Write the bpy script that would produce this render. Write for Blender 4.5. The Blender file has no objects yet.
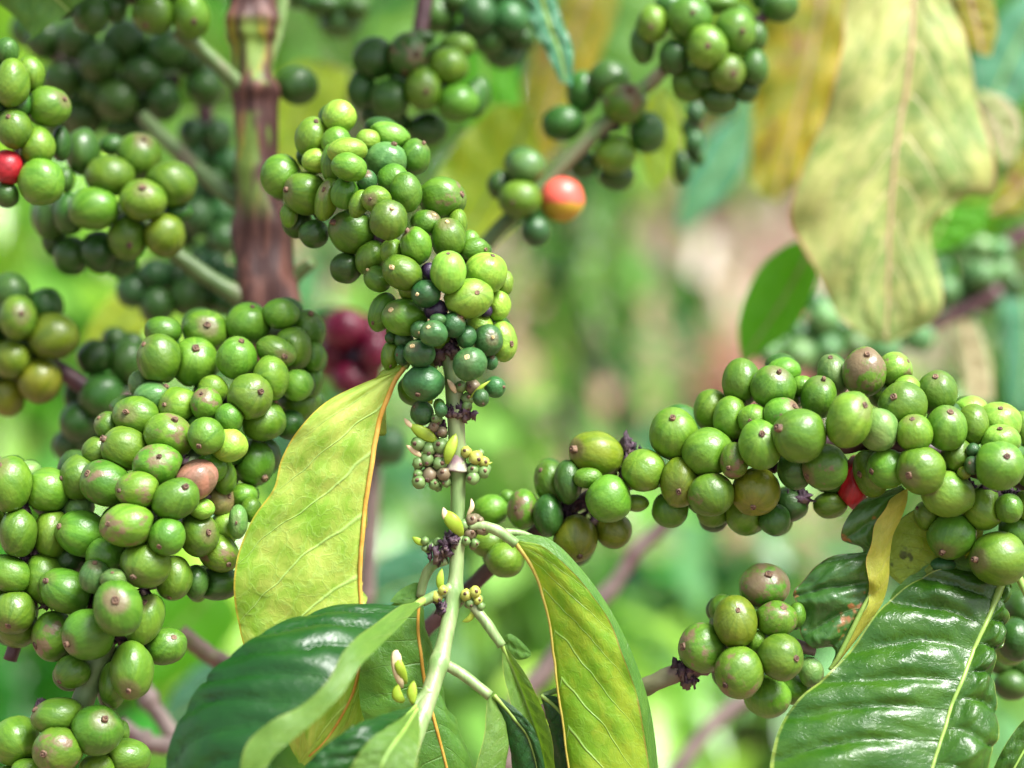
import bpy, math, random
from mathutils import Vector, Matrix, noise
R = random.Random(7)
S = bpy.context.scene
C = S.collection
# ------------------------------------------------------------------ camera
PITCH = math.radians(8.0)
CAMP = Vector((0, 0, 1.30))
FWD = Vector((0, math.cos(PITCH), -math.sin(PITCH)))
RGT = Vector((1, 0, 0))
DWN = Vector((0, -math.sin(PITCH), -math.cos(PITCH)))
HFOV = math.radians(27.7)
F = 512 / math.tan(HFOV / 2)
D0 = 0.60                        # distance of the sharp plane, metres
PX = D0 / F                      # size of one picture unit there
cd = bpy.data.cameras.new('camera')
cam = bpy.data.objects.new('camera', cd); C.objects.link(cam)
cam.location = CAMP
cam.rotation_euler = (math.pi / 2 - PITCH, 0, 0)
cd.sensor_width = 36; cd.angle = HFOV
cd.clip_start = 0.01; cd.clip_end = 400
cd.dof.use_dof = True; cd.dof.focus_distance = D0 - 0.004
cd.dof.aperture_fstop = (cd.lens / 1000) / 0.0165
S.camera = cam

def P(x, y, z=0.0, D=D0):
    """a point seen in direction (x, y), z picture units behind distance D"""
    d = D + z * PX
    return CAMP + FWD * d + RGT * ((x - 512) / F * d) + DWN * ((y - 384) / F * d)

# ------------------------------------------------------------------ light
SUN = Vector((0.42, -0.30, 0.86)).normalized()
w = bpy.data.worlds.new('World'); S.world = w; w.use_nodes = True
nt = w.node_tree; nt.nodes.clear()
wo = nt.nodes.new('ShaderNodeOutputWorld'); bg = nt.nodes.new('ShaderNodeBackground')
sk = nt.nodes.new('ShaderNodeTexSky'); sk.sky_type = 'NISHITA'; sk.sun_disc = False
sk.sun_elevation = math.asin(SUN.z); sk.sun_rotation = math.atan2(SUN.x, SUN.y)
sk.dust_density = 3.0; sk.ozone_density = 1.0
bg.inputs[1].default_value = 0.12
hs = nt.nodes.new('ShaderNodeHueSaturation'); hs.inputs['Saturation'].default_value = 0.4   # thin overcast
nt.links.new(sk.outputs[0], hs.inputs['Color']); nt.links.new(hs.outputs[0], bg.inputs[0]); nt.links.new(bg.outputs[0], wo.inputs[0])
sl = bpy.data.lights.new('sun', 'SUN'); so = bpy.data.objects.new('sun', sl); C.objects.link(so)
sl.energy = 4.6; sl.angle = math.radians(24); sl.color = (1.0, 0.985, 0.95)
so.rotation_euler = SUN.to_track_quat('Z', 'Y').to_euler()
S.view_settings.view_transform = 'Standard'; S.view_settings.look = 'None'
S.view_settings.exposure = 1.2; S.view_settings.gamma = 1.0
S.cycles.use_denoising = True
S.cycles.max_bounces = 8; S.cycles.transmission_bounces = 4
S.cycles.caustics_reflective = False; S.cycles.caustics_refractive = False

# ------------------------------------------------------------------ objects
def tag(o, label=None, cat=None, group=None, kind=None):
    if label: o['label'] = label
    if cat: o['category'] = cat
    if group: o['group'] = group
    if kind: o['kind'] = kind
    return o
def thing(name, loc, label, cat, group=None):
    o = bpy.data.objects.new(name, None); C.objects.link(o); o.location = loc
    o.empty_display_size = 0.01
    o['_w'] = tuple(loc); del o['_w']
    return tag(o, label, cat, group)
WL = {}
def link(name, me, parent=None, loc=None):
    """loc is the world place of the mesh's own origin"""
    o = bpy.data.objects.new(name, me); C.objects.link(o)
    loc = Vector(loc) if loc is not None else Vector((0, 0, 0))
    WL[o.name] = loc
    if parent is not None:
        o.parent = parent
        o.location = loc - WL.get(parent.name, parent.location)
    else:
        o.location = loc
    return o
def mesh(name, verts, faces, mats, attrs=None, smooth=True, mi=None):
    me = bpy.data.meshes.new(name)
    me.from_pydata([tuple(v) for v in verts], [], faces)
    for m in (mats if isinstance(mats, (list, tuple)) else [mats]): me.materials.append(m)
    if smooth: me.polygons.foreach_set('use_smooth', [True] * len(me.polygons))
    if mi: me.polygons.foreach_set('material_index', mi)
    for k, vals in (attrs or {}).items():
        a = me.attributes.new(k, 'FLOAT_VECTOR', 'POINT')
        a.data.foreach_set('vector', [c for v in vals for c in v])
    me.update()
    return me

# ------------------------------------------------------------------ node helper
class NT:
    def __init__(s, name):
        s.m = bpy.data.materials.new(name); s.m.use_nodes = True
        s.t = s.m.node_tree; s.t.nodes.clear()
        s.out = s.t.nodes.new('ShaderNodeOutputMaterial')
    def n(s, typ, ins=None, **kw):
        nd = s.t.nodes.new('ShaderNode' + typ)
        for k, v in kw.items(): setattr(nd, k, v)
        for k, v in (ins or {}).items(): s.set(nd.inputs[k], v)
        return nd
    def set(s, sock, v):
        if isinstance(v, bpy.types.NodeSocket): s.t.links.new(v, sock)
        elif isinstance(v, bpy.types.Node): s.t.links.new(v.outputs[0], sock)
        else:
            if isinstance(v, tuple) and len(v) == 3 and sock.type == 'RGBA': v = (*v, 1)
            sock.default_value = v
    def math(s, op, a, b=0.0, c=None, clamp=False):
        nd = s.n('Math', operation=op, use_clamp=clamp); s.set(nd.inputs[0], a); s.set(nd.inputs[1], b)
        if c is not None: s.set(nd.inputs[2], c)
        return nd.outputs[0]
    def mix(s, f, a, b, blend='MIX'):
        nd = s.n('Mix', data_type='RGBA', blend_type=blend)
        s.set(nd.inputs[0], f); s.set(nd.inputs[6], a); s.set(nd.inputs[7], b)
        return nd.outputs[2]
    def ramp(s, v, lo, hi, a=0.0, b=1.0):
        nd = s.n('MapRange', interpolation_type='SMOOTHSTEP')
        for i, x in enumerate((v, lo, hi, a, b)): s.set(nd.inputs[i], x)
        return nd.outputs[0]
    def noise(s, vec, scale, detail=2.0, rough=0.5, dist=0.0):
        nd = s.n('TexNoise', {'Vector': vec, 'Scale': scale, 'Detail': detail, 'Roughness': rough, 'Distortion': dist})
        return nd.outputs[0]
    def attr(s, name):
        return s.n('Attribute', attribute_name=name).outputs['Vector']
    def xyz(s, v):
        nd = s.n('SeparateXYZ', {0: v}); return nd.outputs
    def comb(s, x, y, z):
        return s.n('CombineXYZ', {0: x, 1: y, 2: z}).outputs[0]
    def bump(s, h, strength=0.3, dist=0.001, normal=None):
        nd = s.n('Bump', {'Height': h, 'Strength': strength, 'Distance': dist})
        if normal is not None: s.set(nd.inputs['Normal'], normal)
        return nd.outputs[0]
    def pbr(s, **kw):
        b = s.n('BsdfPrincipled')
        for k, v in kw.items(): s.set(b.inputs[k.replace('_', ' ')], v)
        return b
    def end(s, sh):
        s.t.links.new(sh.outputs[0] if isinstance(sh, bpy.types.Node) else sh, s.out.inputs[0]); return s.m

def mat_berry():
    t = NT('berry_skin')
    bp = t.attr('bp'); x, y, z = t.xyz(bp)[:3]
    oi = t.n('ObjectInfo'); rnd = oi.outputs['Random']
    rr = t.math('SQRT', t.math('ADD', t.math('MULTIPLY', x, x), t.math('MULTIPLY', y, y)))
    rr = t.math('MAXIMUM', rr, 0.06)
    off = t.math('MULTIPLY', rnd, 37.0)
    sv = t.comb(t.math('ADD', t.math('DIVIDE', x, rr), off), t.math('DIVIDE', y, rr), t.math('MULTIPLY', z, 0.22))
    st = t.noise(sv, 2.6, 3.0, 0.6)
    base = oi.outputs['Color']
    dark = t.mix(1.0, base, (0.82, 0.87, 0.85), 'MULTIPLY')
    lite = t.mix(1.0, base, (1.34, 1.19, 1.3), 'MULTIPLY')
    col = t.mix(t.ramp(st, 0.36, 0.66), dark, lite)
    ov = t.n('VectorMath', {0: bp, 1: t.comb(off, off, off)}, operation='ADD').outputs[0]
    big = t.noise(ov, 1.3, 2.0)
    col = t.mix(t.ramp(big, 0.42, 0.72, 0.0, 0.35), col, t.mix(1.0, base, (1.5, 1.12, 0.8), 'MULTIPLY'))
    # pale or brown ring round the tip
    rm = t.math('FRACT', t.math('MULTIPLY', rnd, 13.7))
    ring = t.math('MULTIPLY', t.ramp(t.math('ADD', z, t.math('MULTIPLY', t.math('SUBTRACT', big, 0.5), 0.25)), 0.80, 0.97), t.math('MULTIPLY', t.math('MULTIPLY', rm, rm), 0.85))
    col = t.mix(ring, col, (0.15, 0.10, 0.06))
    # blemishes
    bn = t.noise(ov, 1.55, 3.0, 0.6)
    fine = t.noise(ov, 26.0, 2.0, 0.7)
    al = oi.outputs['Alpha']
    v = t.math('ADD', t.math('ADD', bn, t.math('MULTIPLY', fine, 0.16)), t.math('MULTIPLY', z, 0.10))
    th = t.math('SUBTRACT', 1.04, t.math('MULTIPLY', al, 0.40))
    bm = t.ramp(t.math('SUBTRACT', v, th), -0.02, 0.13)
    col = t.mix(t.math('MULTIPLY', bm, 0.75), col, t.mix(big, (0.13, 0.05, 0.04), (0.22, 0.13, 0.10)))
    # small dark pin marks
    vo = t.n('TexVoronoi', {'Vector': ov, 'Scale': 4.0, 'Randomness': 1.0}).outputs['Distance']
    pin = t.ramp(vo, 0.03, 0.075, 0.55, 0.0)
    col = t.mix(pin, col, (0.06, 0.05, 0.03))
    h = t.math('ADD', t.noise(ov, 5.0, 2.0), t.math('MULTIPLY', t.noise(ov, 45.0, 2.0), 0.10))
    nrm = t.bump(h, 0.35, 0.0006)
    b = t.pbr(Base_Color=col, Roughness=t.ramp(t.math('ADD', t.math('MULTIPLY', fine, 0.5), t.math('MULTIPLY', big, 0.5)), 0.35, 0.65, 0.30, 0.50), Normal=nrm)
    b.inputs['Specular IOR Level'].default_value = 0.42
    b.inputs['Coat Weight'].default_value = 0.08; b.inputs['Coat Roughness'].default_value = 0.2
    return t.end(b)

def mat_simple(name, c1, c2, scale=60.0, rough=0.6, stretch=(1, 1, 1), lo=0.35, hi=0.65, c3=None, bump=0.4, trans=0.0, bd=0.001):
    t = NT(name)
    tc = t.n('TexCoord').outputs['Object']
    mp = t.n('Mapping', {0: tc}); mp.inputs['Scale'].default_value = stretch
    n1 = t.noise(mp.outputs[0], scale, 4.0, 0.6)
    col = t.mix(t.ramp(n1, lo, hi), c1, c2)
    if c3: col = t.mix(t.ramp(t.noise(mp.outputs[0], scale * 0.37, 3.0, 0.6, 0.4), 0.52, 0.62), col, c3)
    b = t.pbr(Base_Color=col, Roughness=rough, Normal=t.bump(n1, bump, bd))
    if trans:
        tr = t.n('BsdfTranslucent', {'Color': col})
        return t.end(t.n('MixShader', {0: trans, 1: b, 2: tr}))
    return t.end(b)

def mat_leaf(name, c, c2, vein, tc=None, trans=0.35, rough=0.38, mot=0.4, edge=None, nv=9.0, sl=0.16, veinw=0.10, ret=0.35,
             spot=None, spotamt=0.0, vbump=1.0, mscale=3.0, coat=0.0, spec=0.5):
    """c blade colour, c2 the colour of its mottling, vein the side veins"""
    t = NT(name)
    a = t.attr('luv'); u, v, s = t.xyz(a)[:3]
    av = t.math('ABSOLUTE', v)
    P3 = t.n('TexCoord').outputs['Object']
    fr = t.math('FRACT', s)
    dist = t.math('MULTIPLY', t.math('ABSOLUTE', t.math('SUBTRACT', fr, 0.5)), 2.0)      # 1 on the vein
    wv = t.math('MULTIPLY', t.math('SUBTRACT', 1.15, av), veinw)
    vm = t.ramp(dist, t.math('SUBTRACT', 1.0, wv), 1.0)
    lv = t.comb(t.math('MULTIPLY', u, nv * 2.2), t.math('MULTIPLY', v, 5.0), t.math('MULTIPLY', s, 0.8))
    dn = t.n('TexNoise', {'Vector': lv, 'Scale': 1.6, 'Detail': 2.0}).outputs['Color']
    lv = t.n('VectorMath', {0: lv, 1: t.n('VectorMath', {0: dn, 1: (0.9, 0.9, 0.9)}, operation='MULTIPLY').outputs[0]}, operation='ADD').outputs[0]
    vo = t.n('TexVoronoi', {'Vector': lv, 'Scale': 1.0}, feature='DISTANCE_TO_EDGE').outputs[0]
    rt = t.ramp(vo, 0.0, 0.07, 1.0, 0.0)
    vo2 = t.n('TexVoronoi', {'Vector': lv, 'Scale': 3.4}, feature='DISTANCE_TO_EDGE').outputs[0]
    rt2 = t.ramp(vo2, 0.0, 0.09, 1.0, 0.0)
    mott = t.noise(lv, 0.75, 3.0, 0.6)
    m2 = t.noise(P3, mscale * 12, 3.0, 0.6)
    col = t.mix(t.math('MULTIPLY', t.ramp(t.math('ADD', t.math('MULTIPLY', mott, 0.5), t.math('MULTIPLY', m2, 0.5)), 0.40, 0.62), mot), c, c2)
    col = t.mix(t.math('MULTIPLY', rt, ret), col, vein)
    col = t.mix(t.math('MULTIPLY', rt2, ret * 0.35), col, vein)
    col = t.mix(t.math('MULTIPLY', vm, 0.85), col, vein)
    if spot:
        sn = t.noise(P3, 95.0, 3.0, 0.65)
        sm = t.ramp(t.math('ADD', sn, t.math('MULTIPLY', t.noise(P3, 22.0, 2.0), 0.5)), 1.02 - spotamt * 0.3, 1.08 - spotamt * 0.3)
        col = t.mix(t.math('MULTIPLY', sm, 0.8), col, spot)
    if edge:
        en = t.math('ADD', av, t.math('MULTIPLY', t.math('SUBTRACT', m2, 0.5), 0.03))
        col = t.mix(t.math('MULTIPLY', t.ramp(en, 0.975, 0.99, 0.0, 0.9), t.ramp(mott, 0.30, 0.52, 0.2, 1.0)), col, edge)
    h = t.math('ADD', t.math('MULTIPLY', vm, 0.55 * vbump), t.math('ADD', t.math('MULTIPLY', rt, 0.35 * ret * vbump), t.math('MULTIPLY', rt2, 0.3 * ret * vbump)))
    h = t.math('ADD', h, t.math('ADD', t.math('MULTIPLY', t.noise(P3, 420.0, 3.0), 0.16), t.math('MULTIPLY', t.noise(lv, 2.2, 2.0), 0.35)))
    nrm = t.bump(h, 0.55, 0.0011)
    b = t.pbr(Base_Color=col, Roughness=rough, Normal=nrm)
    b.inputs['Specular IOR Level'].default_value = spec; b.inputs['Coat Weight'].default_value = coat; b.inputs['Coat Roughness'].default_value = 0.2
    tcol = t.mix(1.0, col, tc or (1.5, 1.35, 0.5), 'MULTIPLY')
    tr = t.n('BsdfTranslucent', {'Color': tcol, 'Normal': nrm})
    return t.end(t.n('MixShader', {0: trans, 1: b, 2: tr}))

M = {}
M['berry'] = mat_berry()
M['scar'] = mat_simple('berry_scar_bark', (0.055, 0.028, 0.018), (0.20, 0.12, 0.07), 700, 0.75, bump=0.5, bd=0.0003)
M['scar_y'] = mat_simple('young_scar_bark', (0.42, 0.30, 0.13), (0.62, 0.50, 0.26), 900, 0.7, bump=0.5, bd=0.0003)
M['young_stem'] = mat_simple('pale_green_stem', (0.12, 0.22, 0.06), (0.25, 0.34, 0.14), 190, 0.42, (1, 1, 0.18), c3=(0.22, 0.26, 0.12), bd=0.0008, bump=.6)
M['green_stem'] = mat_simple('green_stem_bark', (0.07, 0.13, 0.035), (0.13, 0.20, 0.07), 90, 0.5, (1, 1, 0.5), c3=(0.14, 0.13, 0.07), bd=0.0006)
M['brown_stem'] = mat_simple('brown_stem_bark', (0.10, 0.065, 0.055), (0.22, 0.15, 0.13), 120, 0.7, c3=(0.14, 0.14, 0.07), bd=0.001)
M['pink_stem'] = mat_simple('pinkish_stem_bark', (0.15, 0.11, 0.10), (0.26, 0.20, 0.18), 90, 0.65, c3=(0.15, 0.09, 0.09))
M['purple_stem'] = mat_simple('purple_stem_bark', (0.045, 0.016, 0.022), (0.10, 0.045, 0.05), 90, 0.5)
M['dry'] = mat_simple('dried_flower_matter', (0.018, 0.008, 0.014), (0.085, 0.045, 0.07), 300, 0.7, c3=(0.12, 0.08, 0.06), bump=0.8)
M['bud'] = mat_simple('young_fruit_skin', (0.08, 0.16, 0.04), (0.14, 0.23, 0.07), 120, 0.45)
M['budp'] = mat_simple('pinkish_young_fruit_skin', (0.11, 0.10, 0.05), (0.18, 0.14, 0.08), 160, 0.45)
M['budy'] = mat_simple('yellow_young_fruit_skin', (0.42, 0.42, 0.06), (0.30, 0.33, 0.06), 120, 0.45)
M['collar'] = mat_simple('purplish_node_skin', (0.20, 0.12, 0.14), (0.30, 0.30, 0.20), 200, 0.6)
M['bract'] = mat_simple('yellow_green_bract_skin', (0.30, 0.46, 0.03), (0.42, 0.54, 0.06), 90, 0.4, trans=0.3)
M['bractt'] = mat_simple('pale_bract_tip_skin', (0.60, 0.45, 0.25), (0.65, 0.60, 0.35), 90, 0.5)
# ------------------------------------------------------------------ curves and tubes
def cr(pts, n):
    """Catmull-Rom through the points, n samples"""
    pts = [Vector(p) for p in pts]
    q = [pts[0] * 2 - pts[1]] + pts + [pts[-1] * 2 - pts[-2]]
    out = []
    for i in range(n):
        s = i / (n - 1) * (len(pts) - 1); k = min(int(s), len(pts) - 2); f = s - k
        a, b, c, d = q[k:k + 4]
        out.append(0.5 * ((2 * b) + (c - a) * f + (2 * a - 5 * b + 4 * c - d) * f * f + (3 * b - a - 3 * c + d) * f ** 3))
    return out
def lerp(a, b, t): return a + (b - a) * t
def prof(vals, u):
    s = u * (len(vals) - 1); k = min(int(s), len(vals) - 2); f = s - k; f = f * f * (3 - 2 * f)
    return lerp(vals[k], vals[k + 1], f)
def tube_data(pts, rad, n=None, sides=14, lump=0.06, lf=0.35, seed=0.0, flat=1.0, rings=()):
    n = n or max(8, len(pts) * 8)
    c = cr(pts, n); vs, fs = [], []
    up = Vector((0.3, 1, 0.2)).normalized()
    for i, p in enumerate(c):
        t = (c[min(i + 1, n - 1)] - c[max(i - 1, 0)]).normalized()
        a = t.cross(up).normalized(); b = t.cross(a).normalized(); up = -b if False else up
        u = i / (n - 1); r = prof(rad, u)
        for ru, rw, rh in rings: r *= 1 + rh * math.exp(-((u - ru) / rw) ** 2)
        for k in range(sides):
            th = 2 * math.pi * k / sides
            q = a * math.cos(th) * flat + b * math.sin(th)
            rr = r * (1 + lump * noise.noise(Vector((math.cos(th) * 1.5, math.sin(th) * 1.5, u * n * lf + seed))) * 2)
            vs.append(p + q * rr)
    for i in range(n - 1):
        for k in range(sides):
            k2 = (k + 1) % sides
            fs.append((i * sides + k, i * sides + k2, (i + 1) * sides + k2, (i + 1) * sides + k))
    fs.append(tuple(range(sides))[::-1]); fs.append(tuple((n - 1) * sides + k for k in range(sides)))
    return vs, fs
def tube(name, pts, rad, mat, parent=None, **kw):
    vs, fs = tube_data(pts, rad, **kw)
    o0 = Vector(pts[0])
    return link(name, mesh(name, [v - o0 for v in vs], fs, mat), parent, o0)
def zs(s, a, b=None):
    """the same path with its depths shifted by a ... b along its length"""
    q = [w_.split(',') for w_ in s.split()]; b = a if b is None else b; n = len(q) - 1
    return ' '.join('%s,%s,%g' % (w_[0], w_[1], float(w_[2]) + lerp(a, b, min(1, 2.2 * i / n))) for i, w_ in enumerate(q))
def pxs(s, D=D0):
    """'x,y,z x,y,z ...' -> points"""
    out = []
    for w_ in s.split():
        a = [float(k) for k in w_.split(',')]
        out.append(P(a[0], a[1], a[2] if len(a) > 2 else 0.0, D))
    return out

# ------------------------------------------------------------------ berries
def base_berry(nu, nv, seed):
    vs, fs, bp = [], [], []
    rr = random.Random(seed); g0 = rr.random() * 6.28; gd = rr.uniform(0.0, 0.035); sh = rr.uniform(-0.03, 0.05)
    def pt(th, ph):
        d = Vector((math.sin(th) * math.cos(ph), math.sin(th) * math.sin(ph), math.cos(th)))
        k = 1 + 0.06 * noise.noise(d * 1.2 + Vector((seed * 3.1, 0, 0)))
        k -= 0.05 * math.exp(-(th / 0.30) ** 2)
        dl = math.sin((ph - g0)) ; k -= gd * math.exp(-(dl / 0.13) ** 2) * math.sin(th)
        k += sh * math.sin(th * 2) * 0.5 + 0.02 * math.sin(th) ** 2 * math.cos(2 * (ph - g0))
        return d * k, d
    a, b = pt(0, 0); vs.append(a); bp.append(b)
    for i in range(1, nv):
        th = math.pi * i / nv
        for j in range(nu):
            a, b = pt(th, 2 * math.pi * j / nu); vs.append(a); bp.append(b)
    a, b = pt(math.pi, 0); vs.append(a); bp.append(b)
    for j in range(nu): fs.append((0, 1 + j, 1 + (j + 1) % nu))
    for i in range(nv - 2):
        for j in range(nu):
            p, q = 1 + i * nu, 1 + (i + 1) * nu; k = (j + 1) % nu
            fs.append((p + j, q + j, q + k, p + k))
    e = len(vs) - 1; p = 1 + (nv - 2) * nu
    for j in range(nu): fs.append((e, p + (j + 1) % nu, p + j))
    return vs, fs, bp
BV = [base_berry(30, 20, k) for k in range(7)]
BL = [base_berry(20, 14, 20 + k) for k in range(5)]
def scar_data():
    pr = [(0.185, 0.925), (0.165, 0.985), (0.145, 1.025), (0.11, 1.03), (0.085, 0.985), (0.055, 0.985), (0.04, 1.04), (0.0, 1.045)]
    vs, fs = [], []; n = 12
    for r, z in pr[:-1]:
        for j in range(n):
            k = 1 + 0.10 * math.sin(j * 2.1 + r * 20); a = 2 * math.pi * j / n
            vs.append(Vector((r * k * math.cos(a), r * k * math.sin(a), z)))
    for i in range(len(pr) - 2):
        for j in range(n):
            k = (j + 1) % n; fs.append((i * n + j, i * n + k, (i + 1) * n + k, (i + 1) * n + j))
    vs.append(Vector((0, 0, 1.045))); e = len(vs) - 1; i = len(pr) - 2
    for j in range(n): fs.append((i * n + j, i * n + (j + 1) % n, e))
    return vs, fs
SCV, SCF = scar_data()

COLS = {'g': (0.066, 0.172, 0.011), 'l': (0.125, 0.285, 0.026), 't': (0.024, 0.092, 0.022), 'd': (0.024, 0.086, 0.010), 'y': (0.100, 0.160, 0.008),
        'r': (0.32, 0.012, 0.018), 'u': (0.085, 0.002, 0.018), 'k': (0.022, 0.012, 0.035), 'o': (0.62, 0.11, 0.06), 'p': (0.15, 0.17, 0.05),
        'c': (0.075, 0.18, 0.04), 'm': (0.19, 0.095, 0.06), 'f': (0.09, 0.22, 0.07)}  # f is a paler green, glints on far berries put into the colour
LAB = {'r': 'red ripe berry', 'o': 'orange red ripening berry', 'm': 'pinkish ripening berry', 'u': 'dark crimson ripe berry', 'k': 'shrivelled dark purple berry', 'y': None}
def seg_d(p, a, b):
    ab = (b[0] - a[0], b[1] - a[1]); L = ab[0] ** 2 + ab[1] ** 2 or 1
    t = max(0, min(1, ((p[0] - a[0]) * ab[0] + (p[1] - a[1]) * ab[1]) / L))
    return math.hypot(p[0] - a[0] - ab[0] * t, p[1] - a[1] - ab[1] * t), lerp(a[2], b[2], t)
def berries(parent, text, path, D=D0, Rc=42, lod=0, default='g', back=0.25, sat=1.0):
    """text lines: cx cy r1 r2 rot tipdx tipdy z flags ; tip '-' = hidden on the far side; z in berry radii (+ = behind)"""
    pth = [tuple(float(k) for k in w_.split(',')) for w_ in path.split()]
    L = []
    for ln in text.strip().split('\n'):
        for item in ln.split(';'):
            f = item.split()
            if not f: continue
            cx, cy, r1, r2, rot = [float(k) for k in f[:5]]; i = 5; r1 *= 1.085; r2 *= 1.085
            if f[5] == '-': tip = None; i = 6
            else: tip = (float(f[5]), float(f[6])); i = 7
            z = float(f[i]) if len(f) > i else 0.0
            fl = f[i + 1] if len(f) > i + 1 else ''
            ds = min((seg_d((cx, cy), pth[k], pth[k + 1]) for k in range(len(pth) - 1)), key=lambda q: q[0]) if len(pth) > 1 else (math.hypot(cx - pth[0][0], cy - pth[0][1]), pth[0][2])
            rm = (r1 + r2) / 2
            zz = ds[1] - math.sqrt(max(0.0, Rc * Rc - min(ds[0], Rc) ** 2)) + z * rm * 0.9
            L.append([cx, cy, r1, r2, rot, tip, zz, fl, rm])
    for it in range(80):
        mv = 0
        for i in range(len(L)):
            a = L[i]
            for j in range(i + 1, len(L)):
                b = L[j]; dx = a[0] - b[0]; dy = a[1] - b[1]; need = 0.85 * (a[8] + b[8]); q = dx * dx + dy * dy
                if q >= need * need: continue
                rq = math.sqrt(need * need - q); c = b[6] - a[6]
                if abs(c) < rq:
                    s_ = 1 if c >= 0 else -1; d = (rq - abs(c)) * 0.25 * s_
                    wa = 1.0; a[6] -= d * 0.7; b[6] += d * 1.3; mv += abs(d)
        if mv < 1: break
    n0 = len(L)
    for a in list(L):
        if R.random() < back:  # filler berries behind, coloured darker to paint shade into the gaps
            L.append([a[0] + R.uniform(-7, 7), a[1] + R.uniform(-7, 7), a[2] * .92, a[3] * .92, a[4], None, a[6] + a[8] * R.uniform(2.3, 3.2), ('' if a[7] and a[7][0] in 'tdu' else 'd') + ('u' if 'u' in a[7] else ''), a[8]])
    CT = []
    for q_ in L:
        dd = D + q_[6] * PX
        CT.append((CAMP + FWD * dd + RGT * ((q_[0] - 512) / F * dd) + DWN * ((q_[1] - 384) / F * dd), q_[8] * 1.085 * dd / F))
    for idx, (cx, cy, r1, r2, rot, tip, z, fl, rm) in enumerate(L):
        planes = []
        for j_, (cj, rj) in enumerate(CT):
            if j_ == idx: continue
            dv = cj - CT[idx][0]; dl = dv.length
            if 0 < dl < CT[idx][1] + rj: planes.append((dv / dl, max(dl * CT[idx][1] / (CT[idx][1] + rj), CT[idx][1] * .55)))
        def press(p):
            for n_, h_ in planes:
                s_ = p.dot(n_)
                if s_ > h_: p = p - n_ * (s_ - h_) * .9
            return p
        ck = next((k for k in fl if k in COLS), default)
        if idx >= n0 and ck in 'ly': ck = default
        r3 = (r1 + r2) / 2 * R.uniform(0.94, 1.04)
        d = D + z * PX; sc = d / F
        ca, sa = math.cos(math.radians(rot)), math.sin(math.radians(rot))
        if tip is None:
            th = R.uniform(0, 6.28); e = Vector((math.cos(th) * .8, math.sin(th) * .8, R.uniform(.35, .9))).normalized()
        else:
            a_, b_ = (tip[0] * ca + tip[1] * sa) / r1, (-tip[0] * sa + tip[1] * ca) / r2
            L2 = math.hypot(a_, b_)
            if L2 > 0.97: a_, b_ = a_ / L2 * 0.97, b_ / L2 * 0.97
            e = Vector((a_, b_, -math.sqrt(max(0.0, 1 - a_ * a_ - b_ * b_))))
        Q = e.to_track_quat('Z', 'Y').to_matrix() @ Matrix.Rotation(R.uniform(0, 6.28), 3, 'Z')
        def tf(v):
            q = Q @ v
            X, Y, Z = q.x * r1, q.y * r2, q.z * r3
            X, Y = X * ca - Y * sa, X * sa + Y * ca
            return (RGT * X + DWN * Y + FWD * Z) * sc
        bv, bf, bb = (BL if lod else BV)[R.randrange(5)]
        me = mesh('berry', [press(tf(v)) for v in bv], bf, M['berry'], {'bp': bb})
        ctr = CAMP + FWD * d + RGT * ((cx - 512) / F * d) + DWN * ((cy - 384) / F * d)
        o = link('berry', me, parent, ctr)
        c = COLS[ck]; k = R.uniform(0.80, 1.30); h = R.uniform(0.84, 1.28)
        bl = R.uniform(-.3, 0.5)
        if 'b' in fl: bl = R.uniform(0.85, 1.0)
        if 'B' in fl: bl = 1.25
        if ck in 'ruok': bl = 0; h = 1
        o.color = (c[0] * k * h, c[1] * k, c[2] * k, bl)
        lb = LAB.get(ck)
        if ck == 'k' and rm < 12: lb = 'small shrivelled dark purple berry'
        if lb: o['label'] = lb
        elif 'b' in fl or 'B' in fl: o['label'] = 'green berry with brownish pink blemish'
        if tip is not None and lod < 2:
            sm = M['scar_y'] if 'w' in fl else M['scar']
            k1 = R.uniform(.62, 1.0); k2 = R.choice([.4, .8, 1, 1.3, 2.2]); link('scar', mesh('scar', [tf(Vector((v.x * k1 * R.uniform(.92, 1.08), v.y * k1 * R.uniform(.92, 1.08), v.z if v.z < .95 else .96 + (v.z - .96) * k2))) for v in SCV], SCF, sm), o, ctr)
    return L

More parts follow.
